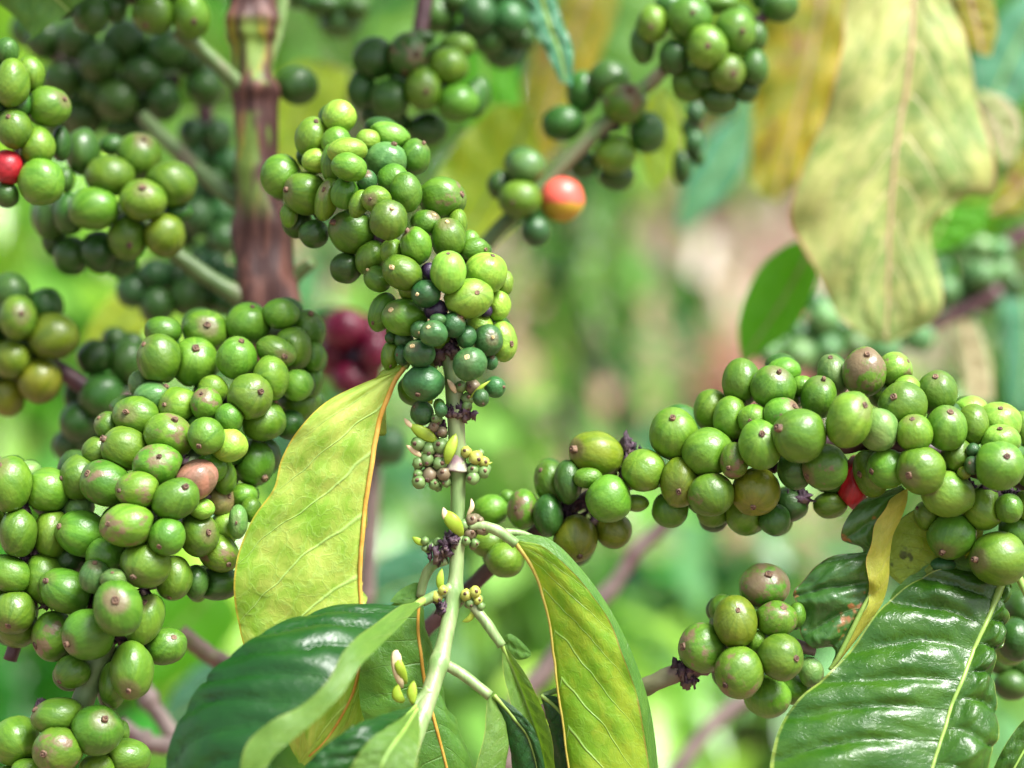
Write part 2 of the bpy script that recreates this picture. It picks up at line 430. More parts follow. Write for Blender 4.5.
# ------------------------------------------------------------------ leaves
def leaf_data(rails, D=D0, nu=56, nh=9, bow=0.10, puck=0.0, nv=9.0, sl=0.16, rip=0.0, seed=0.0, ripf=5.0, sec=.22):
    """rails: {v: 'x,y,z x,y,z ...'}; the blade is lofted across them"""
    ks = sorted(rails); cur = [cr(pxs(rails[k], D), nu) for k in ks]
    cols = []
    for a in range(len(ks) - 1):
        n = max(2, int(round(nh * (ks[a + 1] - ks[a]))))
        for j in range(n): cols.append((a, j / n))
    cols.append((len(ks) - 2, 1.0))
    vs, uv = [], []
    nc = len(cols)
    for i in range(nu):
        u = i / (nu - 1)
        for a, f in cols:
            p = cur[a][i].lerp(cur[a + 1][i], f); v = lerp(ks[a], ks[a + 1], f)
            vs.append(p); av_ = abs(v); uv.append((u, v, nv * (u - sl * av_ ** 1.25 + .020 * noise.noise(Vector((u * 9, seed, v * .7))) + .012 * noise.noise(Vector((u * 25, seed + 5, v * 1.5)))) + (.35 if v > 0 else 0)))
    # normals of the plain loft, then bow / pucker / ripple along them
    def nrm(i, j):
        du = vs0[min(i + 1, nu - 1) * nc + j] - vs0[max(i - 1, 0) * nc + j]
        dv = vs0[i * nc + min(j + 1, nc - 1)] - vs0[i * nc + max(j - 1, 0)]
        n_ = du.cross(dv); return n_.normalized() if n_.length > 1e-12 else Vector((0, -1, 0))
    vs0 = [v.copy() for v in vs]
    wid = [(cur[0][i] - cur[-1][i]).length for i in range(nu)]
    for i in range(nu):
        u = i / (nu - 1)
        for j, (a, f) in enumerate(cols):
            v = lerp(ks[a], ks[a + 1], f); av = abs(v); n_ = nrm(i, j)
            if n_.dot(FWD) > 0: n_ = -n_
            h = bow * wid[i] * 0.5 * (math.sin(math.pi * min(1, av)))
            fr = uv[i * nc + j][2] % 1.0; puck_ = puck * .9 * (1 + .5 * noise.noise(Vector((math.floor(uv[i * nc + j][2]) * 1.7, v * 2, seed))))
            h += puck_ * (math.sin(math.pi * fr) ** 0.5 - 0.5) * min(1, av * 2.5) * (1.0 if av < 0.8 else 0.8) * min(1, wid[i] / 0.02)
            h += rip * av ** 2 * (math.sin(u * ripf * 6.28 + seed) + 0.6 * noise.noise(Vector((u * ripf * 2.3, v * 2, seed)))) 
            h += min(1, wid[i] / .02) * (0.0012 * noise.noise(Vector((u * 7, v * 2.5, seed + 9))) + puck * sec * noise.noise(Vector((u * 24, v * 7, seed))))
            vs[i * nc + j] = vs0[i * nc + j] + n_ * h
    fs = [(i * nc + j, i * nc + j + 1, (i + 1) * nc + j + 1, (i + 1) * nc + j) for i in range(nu - 1) for j in range(nc - 1)]
    mid = None
    if 0 in rails:
        jm = [j for j, (a, f) in enumerate(cols) if abs(lerp(ks[a], ks[a + 1], f)) < 1e-6][0]
        mid = [vs[i * nc + jm].copy() for i in range(nu)]
    return vs, fs, uv, mid
def leaf(parent, rails, mat, rib, D=D0, ribr=(2.2, 1.8, 1.2, 0.5), name='leaf', label=None, **kw):
    vs, fs, uv, mid = leaf_data(rails, D, **kw)
    o0 = mid[0] if mid else vs[0]
    if parent is None: raise ValueError
    o = link(name, mesh(name, [v - o0 for v in vs], fs, mat, {'luv': uv}), parent, o0)
    if label: o['label'] = label
    if mid and rib:
        pts = [mid[i] + (mid[0] - mid[0]) for i in range(0, len(mid), 3)]
        v2, f2 = tube_data(pts, [r * PX for r in ribr], n=len(mid), sides=8, lump=0.03)
        link('midrib', mesh('midrib', [v - o0 for v in v2], f2, rib), o, o0)
    return o
def blob(vs, fs, c, r, seed, n=7, amp=0.5, st=(1, 1, 1)):
    b = len(vs)
    for i in range(n + 1):
        th = math.pi * i / n
        for j in range(n + 2):
            ph = 2 * math.pi * j / (n + 2)
            d = Vector((math.sin(th) * math.cos(ph), math.sin(th) * math.sin(ph), math.cos(th)))
            k = r * (1 + amp * noise.noise(d * 1.9 + Vector((seed, seed * 2, 0))) * 2)
            vs.append(c + Vector((d.x * k * st[0], d.y * k * st[1], d.z * k * st[2])))
    for i in range(n):
        for j in range(n + 2):
            k = (j + 1) % (n + 2)
            fs.append((b + i * (n + 2) + j, b + (i + 1) * (n + 2) + j, b + (i + 1) * (n + 2) + k, b + i * (n + 2) + k))
def dried(parent, pts, name='dried_flower', r=5.0, n=9, sp=7.0, D=D0):
    """crumpled dark flower remains round a node"""
    vs, fs = [], []
    if len(pts) > 1:
        for q in pts: dried(parent, [q], name, r, n, sp, D)
        return
    for (x, y, z) in pts:
        for k in range(n):
            a, b, c = R.gauss(0, sp), R.gauss(0, sp * .7), R.gauss(0, sp * .6)
            blob(vs, fs, P(x + a, y + b, z + c, D), r * PX * R.uniform(.35, 1.0), R.random() * 50, 6, 0.8, (R.uniform(.6, 1.3), R.uniform(.6, 1.3), R.uniform(.6, 1.6)))
    o0 = P(*pts[0], D)
    return link(name, mesh(name, [v - o0 for v in vs], fs, M['dry']), parent, o0)
def bud(parent, x, y, z, r, m='bud', tipd=None):
    vs, fs = [], []; c = P(x, y, z)
    blob(vs, fs, c, r * PX, R.random() * 30, 9, 0.10)
    o = link('young_fruit', mesh('young_fruit', [v - c for v in vs], fs, M[m]), parent, c)
    if r > 4.4:
        v2, f2 = [], []; a = R.uniform(0, 6.28); q = Vector((math.cos(a) * .45, -.8, math.sin(a) * .45)).normalized()
        c2 = c + q * r * PX * .93
        blob(v2, f2, c2, r * PX * .30, 3.0, 6, 0.2)
        link('scar', mesh('scar', [v - c for v in v2], f2, M['scar']), o, c)
    return o
def bract(parent, pts, w, m='bract', name='bract'):
    """small pointed leaflet along a short path"""
    c = cr(pxs(pts), 9); vs, fs = [], []; o0 = c[0]
    for i, p in enumerate(c):
        u = i / 8; t = (c[min(i + 1, 8)] - c[max(i - 1, 0)]).normalized(); s_ = t.cross(FWD).normalized()
        ww = w * PX * (math.sin(math.pi * min(1, u * 0.93 + 0.07)) ** 0.8) ; th = ww * 0.35
        for a in range(8):
            q = a * math.pi / 4; vs.append(p - o0 + s_ * math.cos(q) * ww + FWD * math.sin(q) * th)
    for i in range(8):
        for a in range(8):
            b = (a + 1) % 8; fs.append((i * 8 + a, i * 8 + b, (i + 1) * 8 + b, (i + 1) * 8 + a))
    fs.append(tuple(range(8))[::-1]); fs.append(tuple(64 + k for k in range(8)))
    return link(name, mesh(name, vs, fs, M[m]), parent, o0)
# ================================================================== centre branch
cb = thing('coffee_branch', P(330, 100, 45), 'coffee branch down the middle, crowded with green berries above a bare pale stem', 'coffee branch')
CPATH = '318,130,70 350,170,50 385,215,32 412,262,16 436,312,4 450,362,0 455,400,0'
tube('stem', pxs('322,150,92 334,160,70 350,170,50 385,215,32 412,262,16 436,312,4 450,362,0 455,400,0 457,440,0 458,480,0 457,530,-2 455,585,-8 445,640,-28 431,690,-55 414,735,-82 392,795,-120'),
     [v * PX for v in (7, 8, 8, 8, 8, 8, 8.5, 9, 8.5, 7.5, 7, 7.2, 7.8, 8.6, 10, 11.5)], M['young_stem'], cb, n=150, sides=18, lump=0.05,
     rings=((.485, .008, .2), (.585, .010, .3), (.682, .012, .35), (.742, .010, .35), (.83, .012, .25)))
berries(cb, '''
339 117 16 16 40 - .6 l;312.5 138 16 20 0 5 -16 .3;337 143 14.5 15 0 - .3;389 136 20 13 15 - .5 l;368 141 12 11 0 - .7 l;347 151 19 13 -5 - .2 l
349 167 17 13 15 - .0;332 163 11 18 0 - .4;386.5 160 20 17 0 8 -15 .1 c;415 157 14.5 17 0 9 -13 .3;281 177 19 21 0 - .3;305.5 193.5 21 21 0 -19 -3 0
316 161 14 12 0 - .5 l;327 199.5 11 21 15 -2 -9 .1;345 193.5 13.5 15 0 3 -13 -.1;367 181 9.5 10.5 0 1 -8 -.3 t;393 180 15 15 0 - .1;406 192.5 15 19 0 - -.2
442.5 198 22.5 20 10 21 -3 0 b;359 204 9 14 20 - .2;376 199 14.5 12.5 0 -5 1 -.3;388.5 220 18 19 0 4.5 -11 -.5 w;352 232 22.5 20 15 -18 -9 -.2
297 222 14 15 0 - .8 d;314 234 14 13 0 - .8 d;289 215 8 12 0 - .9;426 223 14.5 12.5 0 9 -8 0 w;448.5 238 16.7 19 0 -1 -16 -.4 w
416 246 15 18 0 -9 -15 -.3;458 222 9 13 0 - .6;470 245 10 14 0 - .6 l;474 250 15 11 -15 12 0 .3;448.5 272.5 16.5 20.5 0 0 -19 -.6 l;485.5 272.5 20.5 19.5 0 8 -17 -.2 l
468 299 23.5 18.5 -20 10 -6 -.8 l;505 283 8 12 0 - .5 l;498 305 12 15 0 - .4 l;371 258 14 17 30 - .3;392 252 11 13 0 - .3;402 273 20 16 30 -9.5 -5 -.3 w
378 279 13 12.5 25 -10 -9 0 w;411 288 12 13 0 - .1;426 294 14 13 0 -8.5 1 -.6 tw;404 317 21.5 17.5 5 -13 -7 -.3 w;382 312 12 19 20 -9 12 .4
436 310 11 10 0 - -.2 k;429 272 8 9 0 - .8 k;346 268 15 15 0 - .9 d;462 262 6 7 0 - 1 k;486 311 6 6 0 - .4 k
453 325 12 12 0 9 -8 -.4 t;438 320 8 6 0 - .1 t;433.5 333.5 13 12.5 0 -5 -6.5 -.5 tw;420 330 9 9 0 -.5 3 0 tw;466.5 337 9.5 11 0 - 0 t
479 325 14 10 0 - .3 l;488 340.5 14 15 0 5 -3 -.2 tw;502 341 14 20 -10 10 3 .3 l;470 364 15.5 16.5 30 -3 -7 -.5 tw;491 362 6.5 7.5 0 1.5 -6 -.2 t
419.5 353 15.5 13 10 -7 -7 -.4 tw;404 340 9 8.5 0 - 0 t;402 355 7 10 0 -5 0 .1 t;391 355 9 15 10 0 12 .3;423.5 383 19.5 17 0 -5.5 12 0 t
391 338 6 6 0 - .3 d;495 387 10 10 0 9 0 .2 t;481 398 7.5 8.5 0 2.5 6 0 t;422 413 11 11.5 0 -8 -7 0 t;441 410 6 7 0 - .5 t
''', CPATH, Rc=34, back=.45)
for b_ in ['461 386.5 5', '473 386.5 6.5 p', '467.5 399 6', '467 407 4.5', '437 420 5', '418 444 6', '429 449 6', '440 446 6.5', '427 459 6', '438.6 456.6 5 p', '418 463 5', '439.5 463.5 6', '429.5 475 7 p', '443.5 474 6 p',
           '418 474 4', '419 482 6', '435.5 419 4', '433.7 427 5 p', '442 432 4.5 p', '475.7 458 6 y', '483.5 462 5 y', '483.5 472 5.5', '473 478 6', '473 470 5', '477.6 455 4 y', '466 452 5 y', '446 482 4.5', '434 484 4.5',
           '472 520 5.5 p', '470 533 6 p', '479.6 521 4 p', '481.5 529 5 p', '464 525 5', '466 541 4', '475 543 4', '425 541 3.5', '431 547 4', '437 543 3.5', '425 548 3', '466 595 5 y', '475 592 5 y', '470 603 4', '478 600 4 y', '437 597 5 y', '443 590 4 y', '481 606 3.5']:
    q = b_.split(); x, y, r = float(q[0]), float(q[1]), float(q[2]) * 1.2
    bud(cb, x + R.uniform(-4, 4), y + R.uniform(-4, 4), 3 + R.uniform(-3, 3) - (10 if y > 560 else 0), r * .85, R.choice(['bud', 'budp', 'bud']))
    bud(cb, x, y, -7 + R.uniform(-3, 3) - (10 if y > 560 else 0), r, {'p': 'budp', 'y': 'budy'}.get(q[3] if len(q) > 3 else '', 'bud'))
dried(cb, [(446, 345, -8), (450, 350, -10), (441, 352, -6), (455, 338, -8)], n=7, r=6, sp=4.5)
dried(cb, [(452, 412, -9), (462, 411, -10), (447, 410, -9), (470, 416, -6)], n=6, r=5, sp=3.5)
dried(cb, [(437, 432, -4), (440, 424, -4)], n=5, r=5, sp=3.5)
dried(cb, [(447, 546, -12), (455, 540, -12), (438, 552, -10)], n=8, r=5.5, sp=4)
dried(cb, [(440, 603, -18), (443, 612, -18)], n=6, r=5, sp=3.5)
dried(cb, [(419, 292, 20), (429, 270, 25), (462, 300, 20), (405, 330, 25), (380, 240, 30)], n=5, r=7, sp=5)
bract(cb, '437,441,-8 428,436,-10 418,430,-12 409,424,-12', 6.5); bract(cb, '413,428,-12.5 408,423,-12 404,418,-11', 2.5, 'bractt')
bract(cb, '422,457,-8 414,451,-10 406,445,-10', 3.2, 'bractt')
bract(cb, '447,464,-14 449,453,-17 453,442,-15 456,433,-12', 6)
bract(cb, '432,404,-6 428,396,-9 426,389,-8', 3.5); bract(cb, '456,393,-12 452,386,-14 447,379,-12', 3, 'bractt')
bract(cb, '470,398,-14 480,388,-18 491,380,-15', 2.0); bract(cb, '478,450,-8 486,463,-8 493,462,-6', 1.6)
bract(cb, '462,536,-14 456,526,-20 449,517,-20 444,510,-15', 7.5); bract(cb, '452,524,-20 446,516,-19 443,507,-15', 4, 'bractt')
bract(cb, '467,516,-8 472,507,-10 471,498,-8', 2.5, 'bractt'); bract(cb, '424,545,-8 418,541,-8 412,537,-8', 3.5)
bract(cb, '441,592,-15 440,580,-17 442,568,-15', 4); bract(cb, '476,606,-15 470,618,-14 462,622,-12', 3)
bract(cb, '402,688,-55 398,672,-60 396,655,-60 398,650,-58', 5.5, 'bractt'); bract(cb, '406,684,-55 400,668,-62 394,652,-58', 5)
bract(cb, '413,704,-70 412,692,-70 414,680,-68', 5); bract(cb, '404,702,-60 397,695,-60 398,684,-60', 5.5)
# sheath under the node: flared collar
for (x, y, z, r0, r1, h) in ((457, 470, 0, 8.0, 14.5, 15), (456, 415, 0, 8.5, 11, 10)):
    vs, fs = [], []; n = 18
    for i, (rr, hh) in enumerate(((r0, -h), (r0 * 1.12, -h * .5), (r1 * .92, -1), (r1, 0.5), (r1 * .8, 1.6), (r0 * .8, 1.2))):
        for k in range(n):
            a = 6.283 * k / n; vs.append(RGT * (math.cos(a) * rr * PX) + FWD * (math.sin(a) * rr * PX) + DWN * ((hh + .8 * math.sin(a * 3 + x)) * PX))
    for i in range(5):
        for k in range(n): fs.append((i * n + k, i * n + (k + 1) % n, (i + 1) * n + (k + 1) % n, (i + 1) * n + k))
    link('node_collar', mesh('node_collar', vs, fs, M['collar']), cb, P(x, y, z))

# leaves of the centre branch
def L(c, c2, vein, **k):
    return mat_leaf('leaf_blade_%d' % len(M), c, c2, vein, **k)
M['yg_leaf'] = mat_leaf('yellow_green_leaf_underside', (0.24, 0.47, 0.035), (0.56, 0.63, 0.14), (0.50, 0.78, 0.22), trans=.42, rough=.42, mot=.75, edge=(0.60, 0.48, 0.06), nv=7, veinw=.12, ret=.22, vbump=-.7, mscale=2, tc=(1.25, 1.2, .7))
M['orange_rib'] = mat_simple('orange_brown_midrib', (0.50, 0.27, 0.03), (0.62, 0.38, 0.07), 150, .5)
M['dark_leaf'] = mat_leaf('dark_glossy_leaf', (0.006, 0.048, 0.006), (0.016, 0.078, 0.007), (0.010, 0.055, 0.008), trans=.12, spec=.40, rough=.34, mot=.6, nv=8, sl=.10, veinw=.08, ret=.12, vbump=-.6, coat=.05)
M['mid_leaf'] = mat_leaf('mid_green_leaf', (0.07, 0.20, 0.025), (0.12, 0.27, 0.03), (0.13, 0.28, 0.06), trans=.35, rough=.4, mot=.7, nv=8, veinw=.10, ret=.2, vbump=.8)
M['lite_leaf'] = mat_leaf('pale_green_leaf_underside', (0.10, 0.22, 0.03), (0.15, 0.28, 0.04), (0.20, 0.33, 0.08), trans=.40, rough=.42, mot=.6, edge=(0.36, 0.42, 0.08), nv=8, veinw=.10, ret=.2, vbump=-.8)
M['lime_leaf'] = mat_leaf('lime_green_leaf_underside', (0.17, 0.36, 0.015), (0.34, 0.44, 0.03), (0.32, 0.52, 0.12), trans=.45, rough=.42, mot=.8, edge=(0.28, 0.22, 0.04), nv=7, veinw=.12, ret=.12, vbump=-.8, tc=(1.2, 1.25, .5))
M['tawny_rib'] = mat_simple('tawny_midrib', (0.30, 0.24, 0.03), (0.36, 0.30, 0.06), 150, .5)
M['green_rib'] = mat_simple('green_midrib', (0.20, 0.34, 0.06), (0.24, 0.36, 0.07), 150, .45)
lf = thing  # alias kept short below
leaf(cb, {-1: '404,368,0 366,382,-4 326,402,-8 298,430,-10 281,460,-8 274,488,-2 252,520,0 237,560,4 235,600,8 242,640,12 262,690,22 288,742,34 300,762,40',
          0: '405,367,0 394,382,0 384,408,-2 376,440,-4 370,475,-4 365,510,-2 361,545,0 360,580,4 361,610,6 360,650,10 354,690,20 330,735,34 301,763,40',
          1: '402,366,8 380,372,20 376,384,30 382,410,40 378,440,46 370,475,48 366,510,48 362,545,48 362,580,46 363,612,30 366,670,22 362,724,32 304,764,42'},
     M['yg_leaf'], M['orange_rib'], ribr=(2.6, 2.7, 2.4, 1.9, 1.3), bow=.10, puck=.0020, nv=7, sl=.30, rip=.0006, seed=1, nu=90, nh=14, label='yellow green leaf seen from below with orange midrib')
tube('petiole', pxs('412,352,6 410,360,2 405,368,0'), [2.6 * PX, 3 * PX], M['green_rib'], cb, n=8, sides=8)
def zall(r, a, b): return {k: zs(v, a, b) for k, v in r.items()}
leaf(cb, zall({-1: '424,600,-18 396,606,-10 345,606,-6 298,616,-6 256,636,-10 224,660,-14 200,688,-20 180,722,-26 164,775,-36 160,830,-40',
          0: '424,600,-18 404,613,-26 382,628,-34 358,650,-44 340,680,-56 318,708,-66 292,732,-76 262,756,-84 244,790,-88 230,840,-90'}, 0, -95),
     M['dark_leaf'], M['green_rib'], bow=.16, puck=.0024, sec=.1, nv=9, sl=.20, rip=.0002, seed=2, nu=90, nh=18, ribr=(4, 3.4, 3, 2.6, 2), label='glossy dark green leaf with deep side folds')
leaf(cb, zall({-1: '422,599,-24 398,608,-40 372,626,-62 345,650,-85 326,684,-92 300,706,-102 268,724,-110 246,746,-115 238,790,-118',
          0: '423,601,-22 408,618,-42 386,640,-64 362,664,-88 342,694,-96 316,720,-106 290,742,-114 270,762,-119 252,800,-121'}, 0, -95),
     M['lite_leaf'], None, bow=.15, rip=.0006, seed=4, nu=60, nh=8, name='folded_leaf_half')
tube('petiole', pxs('452,588,-12 440,594,-14 430,598,-16 422,602,-18'), [6 * PX, 5.5 * PX, 5 * PX], M['young_stem'], cb, n=14, sides=10)
tube('petiole', pxs('447,560,-4 432,566,0 424,580,4 420,596,8'), [5 * PX, 5 * PX, 4.5 * PX], M['young_stem'], cb, n=14, sides=10)
leaf(cb, {-1: '419,596,8 392,604,8 372,632,4 361,664,0 360,702,0 372,740,0 392,790,0', 0: '420,595,8 418,625,5 421,655,4 426,690,4 433,716,2 441,745,0 452,790,0',
          1: '421,596,8 425,625,16 432,655,20 440,690,24 452,716,24 466,745,24 480,790,24'}, M['mid_leaf'], M['orange_rib'], bow=.12, puck=.001, nv=8, rip=.0006, seed=5, ribr=(1.6, 1.8, 1.8, 1.4), label='mid green hanging leaf with thin orange midrib')
leaf(cb, {-1: '391,600,4 400,590,8 414,583,10 424,584,10', 0: '390,601,4 402,597,6 414,592,8 425,588,8', 1: '391,602,4 404,604,6 416,600,8 426,592,8'}, M['mid_leaf'], None, nu=20, nh=5)
leaf(cb, zall({-1: '418,704,-62 392,712,-70 355,726,-80 318,752,-90 290,790,-95', 0: '418,704,-62 400,722,-72 376,742,-84 352,768,-92 330,810,-98', 1: '418,704,-62 412,728,-70 400,750,-80 384,776,-90 368,815,-96'}, 0, -90),
     M['dark_leaf'], M['green_rib'], bow=.15, puck=.002, seed=6, label='dark green leaf cut by the bottom of the picture')
leaf(cb, zall({-1: '416,708,-82 396,722,-90 368,742,-100 346,775,-108', 0: '417,709,-82 404,730,-92 386,756,-102 372,790,-108', 1: '418,710,-80 420,735,-88 416,764,-96 410,800,-104'}, 0, -90),
     M['lite_leaf'], M['green_rib'], bow=.15, puck=.0015, seed=7)
tube('petiole', pxs('430,690,-60 422,698,-62 414,706,-66'), [6 * PX, 5 * PX], M['young_stem'], cb, n=10, sides=10)
# the leaf right of the stem
tube('petiole', pxs('470,526,-6 484,526,-8 500,532,-8 516,544,-6'), [5 * PX, 5.2 * PX, 5.4 * PX, 5 * PX], M['young_stem'], cb, n=20, sides=12, flat=1.0)
tube('petiole', pxs('505,532,0 520,533,4 535,538,8'), [4.5 * PX, 3.5 * PX, 2.5 * PX], M['young_stem'], cb, n=12, sides=10)
leaf(cb, {-1: '516,541,-4 534,560,14 556,600,28 566,650,36 574,710,44 586,790,50', 0: '514,541,-6 529,562,-2 541,590,2 550,625,4 555,665,4 560,705,2 566,750,0 574,800,0',
          1: '516,540,-6 546,548,-10 574,574,-14 603,610,-14 622,652,-12 638,700,-8 646,745,-4 654,800,0'},
     M['lime_leaf'], M['tawny_rib'], bow=.12, puck=.0009, nv=6, sl=.42, rip=.0004, seed=8, nu=80, nh=14, ribr=(2.6, 1.5, 1.3, 1.1), label='lime green leaf seen from below with curled dark rim')
leaf(cb, {-1: '512,540,-2 540,550,-4 568,576,-6 596,612,-6 616,654,-4 632,702,-2 641,746,0 650,800,2', 0: '518,533,4 549,539,4 577,564,4 607,604,4 630,648,4 646,692,4 655,738,4 661,800,4'},
     M['mid_leaf'], None, bow=.2, rip=.0003, seed=28, nu=60, nh=8, name='folded_leaf_half', label='dark green rolled rim of the lime green leaf')
# two leaves lower down
tube('petiole', pxs('466,598,-10 478,612,-14 490,628,-18 502,646,-20'), [5 * PX, 5.2 * PX, 5.4 * PX, 4.6 * PX], M['young_stem'], cb, n=20, sides=12)
leaf(cb, {-1: '502,645,-20 503,670,-20 509,700,-20 520,740,-20 534,800,-20', 0: '502,645,-20 514,672,-14 528,708,-10 540,745,-8 550,800,-6', 1: '504,644,-20 524,672,-24 542,704,-26 552,740,-26 560,800,-26'},
     M['lite_leaf'], M['green_rib'], bow=.12, puck=.0008, seed=9)
leaf(cb, {-1: '503,640,6 508,634,4 516,637,4 524,644,6 531,652,8', 0: '503,643,6 510,645,6 518,649,6 525,652,7 531,654,8', 1: '504,648,6 511,656,8 519,660,8 526,659,8 531,656,8'}, M['mid_leaf'], None, nu=16, nh=5)
tube('petiole', pxs('438,662,-34 452,668,-38 470,680,-42 490,696,-44'), [5.5 * PX, 5.6 * PX, 5.4 * PX, 5 * PX], M['young_stem'], cb, n=20, sides=12)
leaf(cb, {-1: '488,694,-44 486,712,-48 484,735,-54 478,760,-60 466,800,-64', 0: '489,694,-44 498,712,-44 503,732,-46 502,758,-50 492,800,-54', 1: '490,694,-44 504,712,-34 507,732,-34 506,758,-40 500,800,-44'},
     M['lite_leaf'], None, bow=.18, seed=10, nu=30)
leaf(cb, {-1: '494,696,-44 503,722,-40 510,748,-38 514,800,-34', 0: '494,695,-44 514,718,-44 530,742,-44 544,800,-44', 1: '495,694,-44 520,712,-46 538,738,-48 552,800,-48'}, M['dark_leaf'], M['green_rib'], bow=.15, puck=.001, seed=11, nu=36)
tube('petiole', pxs('560,690,30 552,692,24 542,697,20'), [3 * PX, 3 * PX], M['young_stem'], cb, n=8, sides=8)
leaf(cb, {-1: '540,694,18 546,716,18 550,740,18 552,800,18', 0: '541,695,18 560,712,14 574,740,12 582,800,10', 1: '542,694,18 566,700,14 588,722,14 598,752,14 604,800,14'}, M['dark_leaf'], M['green_rib'], bow=.10, puck=.0012, seed=12, nu=36, label='dark leaf with pale curled rim')

# ================================================================== right branch
rb = thing('coffee_branch', P(1060, 482, 0), 'heavily laden coffee branch from the right edge, berries above a big glossy leaf', 'coffee branch')
RPATH = '1040,480,10 985,470,8 900,442,8 840,442,10 760,452,20 690,470,40 630,482,60 585,500,75 540,530,90 500,556,100'
tube('stem', pxs('1080,486,12 1040,480,12 985,470,10 900,442,10 840,442,12 760,452,22 690,470,42 630,482,62 585,500,78 540,530,92 500,560,105 470,588,112 440,616,120 415,640,125'),
     [v * PX for v in (11, 11, 11, 10, 10, 10, 9, 8, 8, 8, 8, 8, 8)], M['purple_stem'], rb, n=120, rings=((.1, .01, .3), (.3, .01, .3), (.5, .01, .35), (.68, .01, .4)))
berries(rb, '''
491 510 17 14.5 0 - 0;523.5 509 15 18.5 0 -8 -2 0 b;551 482 15.5 21.5 -10 -11 -13 .3;568 482 13 21 0 - .6 d;596 454 25.5 22 15 -23 -5 -.4 y;588 478 14 10 0 - .5
608.5 499 21 22.5 0 - -.3;575.5 539 20.5 21.5 0 4 17 0 y;614 531 17 17 0 - .5 y;644 471 21 20 0 - 0;636 503 12 8 0 - .8;548 515 14 20 0 - .8 d
489 543 18 14 0 - .6;505 560 18 16 0 - .7;507 498 8 8 0 - .7;674 434 23 25 0 -3 -17 -.2;711.5 410 17 20 0 - .5;731 418 17 21 0 - .3
753 419 14.5 14 0 -5 1.5 .3;707.5 452.5 24 23 0 - -.3;734 461 13.5 17 0 -7 7 0 b;760.5 445 20 24 0 -1 -12 -.2;680 482 18.5 24 0 -3 9 0 y;711 495 22 20.5 0 - -.3 b
670 510 17 17 0 - .6;713 513 15 13 0 - .6;756 491.5 23 23 0 -5 15 -.3 y;747 513 20 22 0 - .4;741.5 382 18 22.5 0 - .2;773 388 21 21.5 0 4 -16 .1
784 371 16 13 0 - .5;785.5 397 17 11 0 - .3;782 415 17 17 -40 12 -9 .1 b;819 397 17.5 20 0 3 -18 0;799 435.5 26 24.5 -15 -22.5 -8 -.6;802 386 11 10 0 - .6
833 375 14.5 20 -20 -4 -18 .3 c;864.5 372 20 23.5 0 0 -18 -.3 B;895 370 16 16.5 0 12 -9 .3 bl;849 420 21.5 27 15 13.6 -15.6 -.7;825 467 21.5 22 0 -20 10 -.4 b
795 470 16 19 0 - .5 d;884 394 16 13 0 - .4;907 388 13 12 0 - .3 l;903 406 23 23 30 -13 -9.5 -.3;879 430 18 20.5 0 - .1 c;914 433 17.5 18 0 -4 -15 -.4
946.5 428 19.5 21 0 1 -17 -.6;937 393 19 21.5 0 -4.5 -17 0;971 411 17 14 0 - .4 l;973 425 15 20 0 - .3;998 423 22 20 0 -1 -15.5 0 l;1000 440 19 15 0 -3 -12 -.1 l
1022 430 10 18 0 - .1;999 465.5 24 23 0 3 -10.5 -.8;958 457 16 17 0 - .3;973 450 6.5 6.5 0 - -.8 t;972 465.5 7 9 0 -4 -3 -.9 t;964 473 6.5 6.5 0 -5 -4 -1.1 y
920.5 470 22 23.5 -20 -16 5 -.6;887.5 468.5 19 19 0 -18 2.5 -.2;870 474 15 23 -20 -13 0 .2;854 483 15 27 12 - .1 r;947.5 493 26 22 10 -22 -9.5 -.8 l
984 508.5 19 20 0 - -.1;1009 508 13 14 0 - .1;951.5 536 23 22 -35 -12.5 15 -.4;1017 532 17 20 0 - -.3;998 558.5 27 25 15 -26 0 -.6;927 515 12 14 0 -13 -9 .4
942 565 13 8 0 - .8 t;1030 470 14 16 0 - .2;1028 505 14 14 0 - .5;830 505 16 13 0 - 1.1;790 505 17 16 0 - 1 d;775 520 15 15 0 - .9 d;1016 640 18 20 0 - 2.5 d
''', RPATH, Rc=42, back=.45)
dried(rb, [(625, 458, 50), (630, 448, 48), (618, 470, 55), (600, 480, 60)], n=7, r=6, sp=5)
dried(rb, [(575, 505, 70), (590, 520, 70), (560, 515, 74)], n=7, r=7, sp=6)
dried(rb, [(1000, 492, -6), (1012, 495, -6), (992, 497, -3), (930, 500, 10), (968, 490, -2)], n=7, r=6, sp=5)
dried(rb, [(770, 470, 25), (800, 500, 30), (745, 440, 25)], n=6, r=7, sp=6)
M['big_leaf'] = mat_leaf('glossy_green_leaf', (0.018, 0.075, 0.004), (0.040, 0.115, 0.006), (0.025, 0.07, 0.008), trans=.16, spec=.45, rough=.29, mot=.8, edge=(0.20, 0.28, 0.05), nv=9, sl=.02, veinw=.035, ret=.10, vbump=-1.2, coat=.06, spot=(0.10, 0.10, 0.03), spotamt=.0)  # darker vein colour paints shade into the creases
M['sick_leaf'] = mat_leaf('blistered_green_leaf', (0.030, 0.105, 0.018), (0.055, 0.15, 0.022), (0.10, 0.20, 0.05), trans=.15, rough=.33, mot=.7, edge=(0.10, 0.07, 0.03), nv=6, sl=-.05, veinw=.05, ret=.15, vbump=-.6, coat=.15, spot=(0.36, 0.13, 0.05), spotamt=.4)
M['curl_leaf'] = mat_leaf('yellow_olive_leaf_underside', (0.36, 0.40, 0.035), (0.48, 0.46, 0.07), (0.40, 0.42, 0.12), trans=.25, rough=.5, mot=.7, edge=(0.50, 0.36, 0.08), nv=8, veinw=.06, ret=.2)
